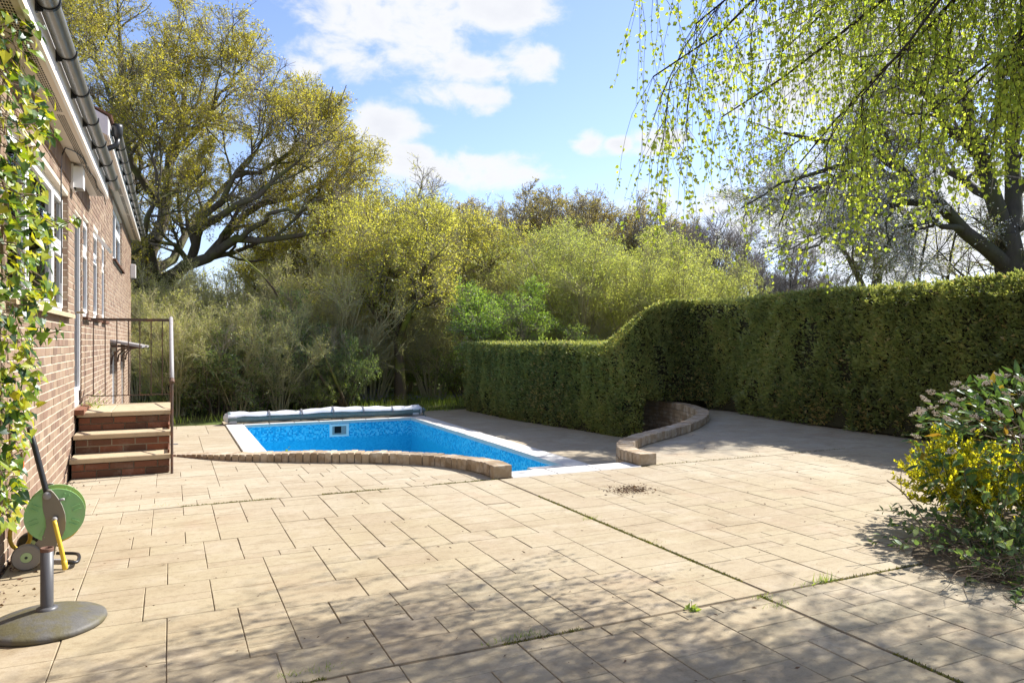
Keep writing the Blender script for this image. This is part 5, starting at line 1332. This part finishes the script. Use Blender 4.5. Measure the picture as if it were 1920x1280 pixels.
# a smaller second trunk and saplings over the hedge
l2_ = np.stack([resample([P(*a) for a in q], 8) for q in ([(1640, 560, 19), (1648, 500, 19), (1655, 440, 19), (1640, 380, 19)], [(1625, 560, 19), (1600, 500, 18.6), (1560, 440, 18.4), (1520, 410, 18)], [(1650, 480, 19), (1690, 430, 19), (1720, 390, 19.3)], [(1648, 470, 19), (1600, 420, 19.5), (1580, 370, 20)])])
tr, cr = grow(l2_, np.stack([np.linspace(.15, .04, 8), np.linspace(.10, .02, 8), np.linspace(.07, .02, 8), np.linspace(.06, .02, 8)]), [dict(n=9, L=(.6, 1.5), wig=.18, trop=.02, M=4, k=3, rf=.5, rmin=.006), dict(n=7, L=(.3, .9), wig=.18, M=3, k=3, rmin=.005), dict(n=5, L=(.15, .4), M=2, k=3, rmin=.004)], dict(n=4, size=(.035, .07), off=.03, keep=.75), None, 1)
tree('fruit_tree', 'smaller leafy tree with twin dark trunks over the hedge left of the pear', 'tree', tuple(P(1640, 640, 19) * [1, 1, 0]), tr, cr, MAT['bark_oak'], [MAT['twig'], MAT['greenhazel']], local=False)
for px0, lbl in ((1775, 'thin sapling with few orange tinged leaves over the hedge left of the pear trunk'), (1722, 'thinnest bare sapling between the small leafy tree and the pear trunk')):
    q = np.stack([resample([P(px0, 560, 17), P(px0 + 4, 500, 17), P(px0 + 16, 440, 17), P(px0 + 24, 380, 17)], 7), resample([P(px0, 540, 17), P(px0 - 14, 500, 17.1), P(px0 - 18, 460, 17.2), P(px0 - 22, 420, 17.2)], 7), resample([P(px0 + 4, 510, 17), P(px0 + 30, 480, 17), P(px0 + 55, 450, 16.8), P(px0 + 70, 430, 16.8)], 7)])
    tr, cr = grow(q, np.stack([np.linspace(.04, .012, 7), np.linspace(.028, .01, 7), np.linspace(.024, .008, 7)]), [dict(n=9, L=(.4, 1.0), wig=.16, M=4, k=3, rf=.5, rmin=.005), dict(n=5, L=(.2, .5), M=3, k=3, rmin=.004)], dict(n=4, size=(.035, .06), off=.03, keep=.45), None, 1)
    tree('sapling', lbl, 'tree', tuple(P(px0, 640, 17) * [1, 1, 0]), tr, cr, MAT['bark_grey'], [MAT['twig'], MAT['hornleaf']], 'saplings over the hedge', local=False)

# ------------------------------------------------------------ weeping birch hanging in from the right
T0 = np.array([7.4, 1.7, -.02])
top = T0 + np.array([-.4, .25, 5.4])
BL = [[T0, T0 + [.05, .05, 2.0], T0 + [-.15, .1, 4.0], top, top + [-.2, 0, 2.0]]]
BT = [(1440, 118, 5.6), (1210, 140, 5.0), (1350, 230, 5.2), (1500, 300, 5.4), (1290, 40, 4.8), (1600, 150, 4.2), (1700, 60, 4.8), (1400, -60, 5.4), (1560, -120, 4.6), (1250, -120, 4.6), (1800, -20, 4.2), (1640, -40, 6.0), (1480, 60, 6.2), (1860, 160, 4.6), (1760, 240, 5.0), (1235, -60, 4.7), (1900, 60, 5.6)]
for (a, b, c) in BT:
    e = P(a, b, c); b0 = T0 + np.array([-.1, .1, 0]) + np.array([0, 0, 1]) * rng.uniform(3.4, 5.2); m_ = b0 + (e - b0) * .55 + np.array([0, 0, .55 + .12 * np.linalg.norm(e - b0)])
    BL.append([b0, b0 + (m_ - b0) * .5 + [0, 0, .25], m_, e])
# boughs over and behind the camera's right that throw the dappled shade in the foreground
for (x, y, z) in ((4.3, 1.6, 4.9), (4.9, .6, 4.6), (5.6, 2.6, 5.6), (6.2, -.4, 4.6), (4.6, 2.4, 3.9), (5.8, 1.4, 3.9), (4.6, 2.9, 4.2), (5.0, 3.2, 5.6), (4.2, 3.6, 4.4), (7.2, 3.2, 4.2), (8.2, 2.6, 4.4), (6.6, 2.9, 4.8), (7.8, 3.9, 4.6), (6.4, 2.0, 4.2), (8.6, 3.6, 4.2), (5.6, 1.9, 4.4), (7.0, 1.0, 4.5), (5.4, 3.8, 5.0), (6.0, 3.5, 4.6)):
    e = np.array([x, y, z]); b0 = T0 + np.array([-.1, .1, rng.uniform(3.6, 5.0)]); m_ = b0 + (e - b0) * .5 + np.array([0, 0, .9]); BL.append([b0, b0 + (m_ - b0) * .5 + [0, 0, .25], m_, e])
limbs = np.stack([resample(l, 12) for l in BL]); limbs[1:, 1:] += np.cumsum(rng.normal(0, .022, limbs[1:, 1:].shape), 1)
radii = np.vstack([np.linspace(.20, .08, 12)] + [np.linspace(.032, .005, 12)] * (len(BL) - 1))
tr, cr = MB(), MB(); tr.tubes(limbs, radii, 7)
L1, R1 = limbs[1:], radii[1:]
p, d, r_, t = sprout(L1, R1, 9, .3, 1, .6, .25); q1 = walk(p, d + [0, 0, -.1], rng.uniform(.5, 1.2, len(p)), 5, .12, -.10); k_ = ~((proj(q1[:, -1])[0] < 1185) & (proj(q1[:, -1])[1] > 0)); q1, r_ = q1[k_], r_[k_]; ra1 = np.minimum(r_ * .5, .010)[:, None] * np.linspace(1, .35, 5); tr.tubes(q1, np.maximum(ra1, .003), 4)
# hanging cords
src = np.concatenate([q1.reshape(-1, 3)[rng.integers(0, q1.shape[0] * 5, 2300)], L1[:, 4:].reshape(-1, 3)[rng.integers(0, L1.shape[0] * 8, 1300)]])
Lc = rng.uniform(.35, 1.5, len(src)); px_, py_, s_ = proj(src)
k_ = px_ > 1165; src, Lc, px_, py_, s_ = src[k_], Lc[k_], px_[k_], py_[k_], s_[k_]
lowlim = EYE + s_ * (640 - np.interp(px_, [1140, 1190, 1230, 1260, 1310, 1420, 1520, 1700, 1920], [170, 330, 430, 490, 560, 470, 560, 430, 330])) / F
Lc = np.minimum(Lc, np.maximum(.1, src[:, 2] - lowlim))
dc = np.tile([0, 0, -1.], (len(src), 1)) + rng.normal(0, .3, (len(src), 3)); qc = walk(src, dc, Lc, 7, .12, -.22); cr.tubes(qc, np.linspace(.0020, .0008, 7)[None, :] * np.ones((len(src), 1)), 3)
pl_, dl_ = [], []
nl = np.maximum(3, (Lc * 26).astype(int))
for i in range(len(src)):
    tt = rng.uniform(.08, 1, nl[i]) * 6; k = np.minimum(tt.astype(int), 5); f2 = (tt - k)[:, None]; pp = qc[i, k] * (1 - f2) + qc[i, k + 1] * f2
    pl_.append(pp); dl_.append(rng.normal(0, .7, (nl[i], 3)) + [0, 0, -.9])
pl_, dl_ = np.vstack(pl_), np.vstack(dl_)
p3, d3, _, _ = sprout(q1, ra1, 9, .2, 1, 1.0, .4); pl_ = np.vstack([pl_, p3]); dl_ = np.vstack([dl_, d3 + [0, 0, -.7]])
pp, qq, ss = proj(pl_); near = ss < 1.9
pl_, dl_ = pl_[~near], dl_[~near]
dl_ = nrm(dl_); stem = pl_ + dl_ * .012
cr.leaves(stem, dl_, rng.uniform(.018, .04, len(stem)), .82, m=1, fold=.18)
bt = thing('weeping_birch', 'weeping birch with fresh backlit leaves on thin hanging twigs at the upper right', 'tree', tuple(T0))
tr.build('trunk', MAT['twig_dark'], bt, smooth=True); cr.build('crown', [MAT['twig_dark'], MAT['birchleaf']], bt)

# ------------------------------------------------------------ ivy on the house, nearest the camera
iv = thing('climbing_ivy', 'glossy green and yellow climbing ivy on the near end of the brick wall', 'climber', (HW + .1, 5.0, 0))


def leaf_mesh(name, mat, w=.75, lobes=False):
    if lobes: o = [(0, 0), (.22, .42), (.05, .55), (.30, .52), (.55, .34), (.62, .30), (1.0, 0)]
    else: o = [(0, 0), (.10, .30), (.30, .5), (.55, .42), (.80, .18), (1, 0)]
    up_ = [(y, x * w) for y, x in o]; V = [(0, 0, 0), (.33, 0, -.02), (.66, 0, -.04), (1, 0, -.12)]
    m_ = MB(); L_ = []
    for sg in (1, -1):
        b = len(V); V += [(y, sg * x, .16 * x - .12 * y * y) for y, x in up_[1:-1]]; n = len(up_) - 2
        chain = [0] + [b + i for i in range(n)] + [3]; mid = [1, 2]
        T = []
        for i in range(len(chain) - 1):
            tgt = 1 if up_[i][0] < .45 else 2
            T.append((chain[i], chain[i + 1], tgt))
        sw = [i for i in range(len(chain) - 1) if up_[i][0] < .45][-1] + 1
        T.append((chain[sw], 2, 1)); L_ += [t if sg > 0 else t[::-1] for t in T if len(set(t)) == 3]
    m_.add(V, L_); return m_.mesh(name, mat, np.zeros(3)), np.array(V), np.array(L_)


def frame(d, up):
    d = nrm(np.asarray(d, float)); s_ = nrm(np.cross(up, d)); u = np.cross(d, s_); return d, s_, u


from mathutils import Matrix


def scatter_leaves(parent, pos, dirs, ups, sizes, mat, n_obj, name='leaf', lobes=False, w=.75, vals=None):
    meshes = [leaf_mesh(name, mat, w * k, lobes) for k in (.92, 1.08)]
    sc = np.asarray(sizes) / np.maximum(proj(pos)[2], .3); sc[(proj(pos)[0] < -10) | (proj(pos)[0] > 1935)] *= .1
    order = np.argsort(-sc); rest_ = MB(); o0 = W[parent.name]
    for k, i in enumerate(order):
        d, s_, u = frame(dirs[i], ups[i]); z = sizes[i]; me, V, T = meshes[i % 2]
        if k < n_obj:
            ob = bpy.data.objects.new(name, me); COL.objects.link(ob)
            M4 = Matrix(((d[0] * z, s_[0] * z, u[0] * z, pos[i][0] - o0[0]), (d[1] * z, s_[1] * z, u[1] * z, pos[i][1] - o0[1]), (d[2] * z, s_[2] * z, u[2] * z, pos[i][2] - o0[2]), (0, 0, 0, 1)))
            ob.parent = parent; ob.matrix_local = M4
        else:
            rest_.add(pos[i] + (V[:, :1] * d + V[:, 1:2] * s_ + V[:, 2:] * u) * z, T, a=rng.random())
    if rest_.n: rest_.build(name, mat, parent, kind='stuff')


pos = []; st_ = MB()
ys_k, xs_k = [20, 60, 110, 170, 230, 300, 360, 420, 480, 560, 640, 690, 740, 800, 860, 920, 985], [40, 62, 50, 88, 96, 62, 80, 92, 100, 94, 62, 72, 68, 48, 34, 46, 30]
tries = 0
while len(pos) < 1350 and tries < 40000:
    tries += 1; py = rng.uniform(15, 990); mx_ = np.interp(py, ys_k, xs_k) + rng.normal(0, 7); px = rng.uniform(-150, mx_); s = rng.uniform(3.7, 4.95)
    q = P(px, py, s)
    if HW + .02 < q[0] < HW + .42 and q[1] > 3.5 and vn(q[None], 6.0, 21)[0] > .30: pos.append(q)
for pth in ([(60, 410, 4.6), (95, 425, 4.55), (128, 418, 4.5), (150, 408, 4.5)], [(60, 262, 4.4), (90, 240, 4.4), (104, 262, 4.4)], [(40, 60, 4.2), (60, 45, 4.2), (70, 62, 4.2)], [(60, 560, 4.5), (90, 540, 4.5), (112, 545, 4.5)], [(50, 640, 4.6), (85, 628, 4.6), (115, 618, 4.6)]):
    q = spline([P(*a) for a in pth], .03); st_.tube(q, .0035, 5)
    for v in q[1:]:
        for _ in range(2): pos.append(v + rng.normal(0, .022, 3))
pos = np.array(pos); n = len(pos)
dirs = rng.normal(0, .55, (n, 3)) + [.45, -.15, -.75]; ups = rng.normal(0, .45, (n, 3)) + [.95, -.35, .55]
scatter_leaves(iv, pos, dirs, ups, rng.uniform(.036, .08, n), MAT['ivyleaf'], 300, lobes=True, w=.72)
for k in range(16):
    y0 = rng.uniform(3.9, 5.0); q = [(HW + .03, y0, .0)]
    z = 0.
    while z < 3.3: z += .25; q.append((HW + rng.uniform(.02, .09), q[-1][1] + rng.normal(.01, .06), z))
    st_.tube(q, np.linspace(.014, .005, len(q)), 5)
for k in range(120):
    i = rng.integers(0, n); a = pos[i]; st_.tube([[HW + .04, a[1] + rng.normal(0, .1), a[2] + rng.uniform(-.05, .2)], (a + [HW + .1, a[1], a[2]]) / 2 + rng.normal(0, .03, 3), a], .003, 4)
st_.build('stems', MAT['drystem'], iv)

# ------------------------------------------------------------ shrubs on the right
def blob_points(n, c, rad, shell=.35):
    v = nrm(rng.normal(size=(n, 3))); r_ = 1 - shell * rng.random(n) ** 1.5; return np.array(c) + v * np.array(rad) * r_[:, None], v


vc = np.array([5.92, 3.2, .54])
vb_ = thing('viburnum_shrub', 'evergreen shrub with long dark leaves and pinkish white flower heads at the right edge', 'shrub', (vc[0], vc[1], 0))
pos, v = blob_points(2300, vc, (.95, .95, .66), .45); k = pos[:, 2] > .18; pos, v = pos[k], v[k]; n = len(pos)
scatter_leaves(vb_, pos, v * .8 + rng.normal(0, .45, (n, 3)) + [0, 0, -.1], v * .3 + rng.normal(0, .3, (n, 3)) + [0, 0, .9], rng.uniform(.06, .125, n), MAT['vibleaf'], 250, w=.42)
sm = MB()
for k in range(70):
    pnt, vv = blob_points(1, vc, (.9, .9, .62), .3); sm.tube([(vc[0] + rng.normal(0, .12), vc[1] + rng.normal(0, .12), 0), (vc + pnt[0]) / 2 + rng.normal(0, .08, 3), pnt[0]], [.012, .007, .003], 5)
sm.build('stems', MAT['drystem'], vb_)
pos, v = blob_points(240, vc, (.98, .98, .70), .08); k = (v[:, 2] > .12); pos, v = pos[k][:120], v[k][:120]
hv = []
for i in range(3):
    m_ = MB(); hp, hv_ = blob_points(46, (0, 0, 0), (1, 1, .38), .5)
    for a in hp: m_.lathe([(0, -.12), (.11, -.04), (.11, .06), (0, .13)], a, (0, 0, 1), 5)
    hv.append(m_.mesh('flower_head', MAT['flowerbud'], np.zeros(3)))
for i in range(len(pos)):
    o = place('flower_head', hv[i % 3], pos[i] + v[i] * .03, vb_); sc = rng.uniform(.026, .048); o.scale = (sc, sc, sc); o.rotation_euler = (rng.normal(0, .3) - v[i][1] * .5, v[i][0] * .5, rng.uniform(0, 6))

gs = thing('golden_shrub', 'bright golden yellow shrub growing through the lower side of the viburnum', 'shrub', (5.1, 3.4, 0))
gm = MB(); tips = []
for (c, rad, n) in (((5.36, 3.62, .42), (.32, .34, .34), 120), ((5.46, 3.2, .34), (.45, .42, .34), 170), ((5.72, 2.85, .34), (.42, .38, .28), 60)):
    a, v = blob_points(n, c, rad, .5); tips.append((a, v))
A = np.vstack([t[0] for t in tips]); Vv = np.vstack([t[1] for t in tips]); A[:, 2] = np.maximum(A[:, 2], .1)
stm = walk(A - Vv * .14 - [0, 0, .1], Vv + [0, 0, .8], np.full(len(A), .26), 5, .1, .1); gm.tubes(stm, np.linspace(.004, .0015, 5)[None, :] * np.ones((len(A), 1)), 3)
p, d, _, _ = sprout(stm, np.full((len(A), 5), .002), 44, .1, 1, .9, .3); gm.leaves(p, d + [0, 0, .25], rng.uniform(.02, .04, len(p)), .55, m=1, fold=.2)
gm.build('foliage', [MAT['greenstem'], MAT['goldleaf']], gs)
pw = thing('trailing_periwinkle', 'low trailing grey green plant with dry stems spreading onto the paving', 'plant', (4.6, 2.9, 0))
st0 = np.array([at(1910, 1060)] * 70 + [at(1850, 1025)] * 60) + rng.normal(0, .16, (130, 3)) * [1, 1, 0]; st0[:, 2] = .02
dd = np.c_[rng.normal(-.35, .75, 130), rng.normal(-.15, .65, 130), rng.uniform(.25, 1.0, 130)]
stm = walk(st0, dd, rng.uniform(.25, .75, 130), 7, .18, -.11); stm[:, :, 2] = np.maximum(stm[:, :, 2], .015)
pm = MB(); pm.tubes(stm, np.linspace(.0035, .0018, 7)[None, :] * np.ones((130, 1)), 4); pm.build('stems', MAT['drystem'], pw)
p, d, _, _ = sprout(stm, np.full((130, 7), .002), 17, .15, 1, 1.0, .3)
scatter_leaves(pw, p, d + [0, 0, .1], rng.normal(0, .4, p.shape) + [0, 0, 1], rng.uniform(.03, .065, len(p)), MAT['periwleaf'], 150, w=.6)
dm = MB(); N_ = 260; c0 = np.array([at(1860, 1075), at(1900, 1085), at(1800, 1040), at(1930, 1110)])[rng.integers(0, 4, N_)] + rng.normal(0, .14, (N_, 3)) * [1, 1, 0]; c0[:, 2] = rng.uniform(.01, .10, N_)
tw = walk(c0, np.c_[rng.normal(-.2, 1, N_), rng.normal(0, 1, N_), rng.normal(.05, .2, N_)], rng.uniform(.12, .45, N_), 5, .2, -.03); tw[:, :, 2] = np.maximum(tw[:, :, 2], .006); dm.tubes(tw, np.linspace(.003, .0012, 5)[None, :] * np.ones((N_, 1)), 3); dm.build('dead_stems', MAT['drystem'], pw, kind='stuff')
dt = MB()
dt.tube(spline([P(1752, 985, 4.85), P(1735, 975, 4.85), P(1712, 945, 4.85), P(1690, 920, 4.85), P(1663, 900, 4.85)], .02), .0042, 5).tube(spline([P(1690, 920, 4.85), P(1689, 900, 4.85), P(1690, 880, 4.85)], .02), .0025, 4).tube(spline([P(1790, 1000, 4.8), P(1770, 985, 4.8), P(1752, 985, 4.85)], .02), .005, 5).tube(spline([P(1728, 983, 4.8), P(1720, 975, 4.8), P(1712, 970, 4.8)], .02), .003, 4)
dt.build('dry_twig', MAT['drystem'], pw)
# soil bed below the shrubs
bd = MB(); a_ = np.linspace(0, 2 * math.pi, 36, endpoint=False); ring = [(5.75 + (1.45 + .12 * math.sin(3 * t)) * math.cos(t), 2.75 + (1.0 + .1 * math.cos(4 * t)) * math.sin(t), .004) for t in a_]
bd.add(ring + [(5.75, 2.75, .06)], [(i, (i + 1) % 36, 36) for i in range(36)]); bd.build('soil_bed', MAT['joint'], kind='structure')

# ------------------------------------------------------------ weeds, moss, litter
wm = MB()


def line_moss(a, b, n, width, seed):
    t = rng.random(n); p = np.array(a) + (np.array(b) - np.array(a)) * t[:, None]; q = np.c_[p, np.full(n, -.004)]; q[:, :2] += rng.normal(0, width, (n, 2)); k = vn(q, 1.9, seed) > .52; q = q[k]
    wm.leaves(q, rng.normal(0, .5, q.shape) + [0, 0, .6], rng.uniform(.006, .02, len(q)), .6, tri=True)


line_moss((HW, YJ2), (XJ, YJ2), 5200, .010, 31); line_moss((XJ, YJ1), (XJ, YJ2), 3600, .009, 32); line_moss((HW, YJ1), (6, YJ1), 4200, .009, 33); line_moss((2.94, 1.5), (2.94, YJ1), 1200, .008, 34); line_moss((SX1, YJ2 + .03), (8, YJ2 + .03), 1200, .008, 36)
wm.build('joint_moss', MAT['moss'], kind='stuff')
tufts = [((1545, 1090), .075, 60, 'rightmost grass tuft in the wide paving joints'), ((1515, 1097), .04, 30, 'small grass tuft beside the rightmost weed in the paving joint'), ((1428, 1120), .045, 40, 'grass tuft where the two wide paving joints cross'), ((1458, 1135), .05, 40, 'grass tuft just below the crossing of the paving joints'), ((985, 1192), .055, 55, 'grass tuft in the shaded joint at the middle of the foreground'), ((935, 1204), .05, 45, 'dull grass tuft left of the middle foreground weed'),
         ((600, 1256), .05, 45, 'grass tuft in the bottom left paving joint'), ((537, 1266), .04, 35, 'low moss tuft at the left end of the foreground joint'), ((1107, 972), .045, 40, 'grass tuft halfway along the diagonal paving joint'), ((1180, 997), .025, 24, 'tiny grass tuft on the diagonal joint right of the halfway one'), ((1225, 1018), .03, 26, 'small grass tuft low on the diagonal paving joint'), ((305, 948), .05, 14, 'single weed in the far paving joint near the brick steps')]
for (pq, h, n, lb) in tufts:
    c = at(*pq); t_ = thing('grass_tuft', lb, 'weed', tuple(c), 'weeds in the paving joints'); m_ = MB(); q = c + rng.normal(0, 1, (n, 3)) * [.045, .014, 0]; q[:, 2] = -.006
    m_.leaves(q, rng.normal(0, .5, (n, 3)) + [0, 0, .9], rng.uniform(.4, 1, n) * h, .13, tri=True, a=rng.random(n)); m_.build('blades', MAT['grass'], t_, kind='stuff')
c = at(1297, 1143); dz_ = thing('daisy', 'single white daisy with a leaf rosette growing in the paving joint', 'flower', tuple(c))
m_ = MB(); n = 26; m_.leaves(c + rng.normal(0, .012, (n, 3)) * [1, 1, 0], rng.normal(0, 1, (n, 3)) * [1, 1, .1] + [0, 0, .35], rng.uniform(.025, .05, n), .4); m_.build('leaf_rosette', MAT['grass'], dz_)
fc = c + np.array([0, 0, .05]); MB().tube([c, fc], .0015, 5).build('stalk', MAT['greenstem'], dz_)
m_ = MB()
for q in range(14):
    a = q * 2 * math.pi / 14; e = np.array([math.cos(a), math.sin(a), .15]); m_.leaves(fc[None], e[None], .013, .4, fold=.0)
m_.build('petals', MAT['petal'], dz_); MB().lathe([(0, .004), (.004, .002), (.004, -.001), (0, -.002)], fc, (0, 0, 1), 8).build('flower_centre', MAT['goldleaf'], dz_)
kw = at(537, 861); kt = thing('kerb_weed', 'small bright green weed at the foot of the curved brick kerb', 'weed', tuple(kw)); m_ = MB(); n = 60; m_.leaves(kw + np.abs(rng.normal(0, 1, (n, 3))) * [.0, .0, .05] + rng.normal(0, .03, (n, 3)) * [1, .4, 0], rng.normal(0, 1, (n, 3)) + [0, 0, .3], .035, .6); m_.build('leaves', MAT['hawleaf'], kt)
sw = P(150, 757, 8.9); sw = np.array([-.80, 9.75, .63]); sg_ = thing('step_weed', 'pale green weed growing on the top step below the door', 'weed', tuple(sw)); m_ = MB(); n = 90; m_.leaves(sw + np.abs(rng.normal(0, 1, (n, 3))) * [0, 0, .06] + rng.normal(0, 1, (n, 3)) * [.05, .12, 0], rng.normal(0, .7, (n, 3)) + [0, 0, .9], rng.uniform(.02, .05, n), .25); m_.build('leaves', MAT['grass'], sg_)
c = at(1183, 919); n = 420; q = c + rng.normal(0, 1, (n, 3)) * [.11, .09, 0]; q[:, 2] = .004 + rng.random(n) * .012; lt = MB(); lt.leaves(q, rng.normal(0, 1, (n, 3)) * [1, 1, .15], rng.uniform(.012, .035, n), .35); lt.build('leaf_litter_patch', MAT['litter'], kind='stuff')
n = 900; x = rng.uniform(HW + .05, 7.5, n); y = rng.uniform(2.2, 9.5, n); k = ~((y > 8.3) & (x < 3.2)) & ~((y > 6.8) & (x < 5.2) & (x > 2.8)); x, y = x[k], y[k]; q = np.c_[x, y, np.full(len(x), .004)]; lt = MB()
lt.leaves(q, rng.normal(0, 1, q.shape) * [1, 1, .1], rng.uniform(.008, .030, len(q)) * (rng.random(len(q)) ** 1.5 + .35), .3); lt.build('fallen_twigs_and_bud_scales', MAT['litter'], kind='stuff')
t_ = rng.random(260); x = HW + .03 + rng.exponential(.07, 260); y = rng.uniform(4.6, 8.5, 260); lt = MB(); lt.leaves(np.c_[x, y, np.full(260, .006)], rng.normal(0, 1, (260, 3)) * [1, 1, .2], rng.uniform(.012, .04, 260), .5); lt.build('leaf_litter_by_wall', MAT['litter'], kind='stuff')
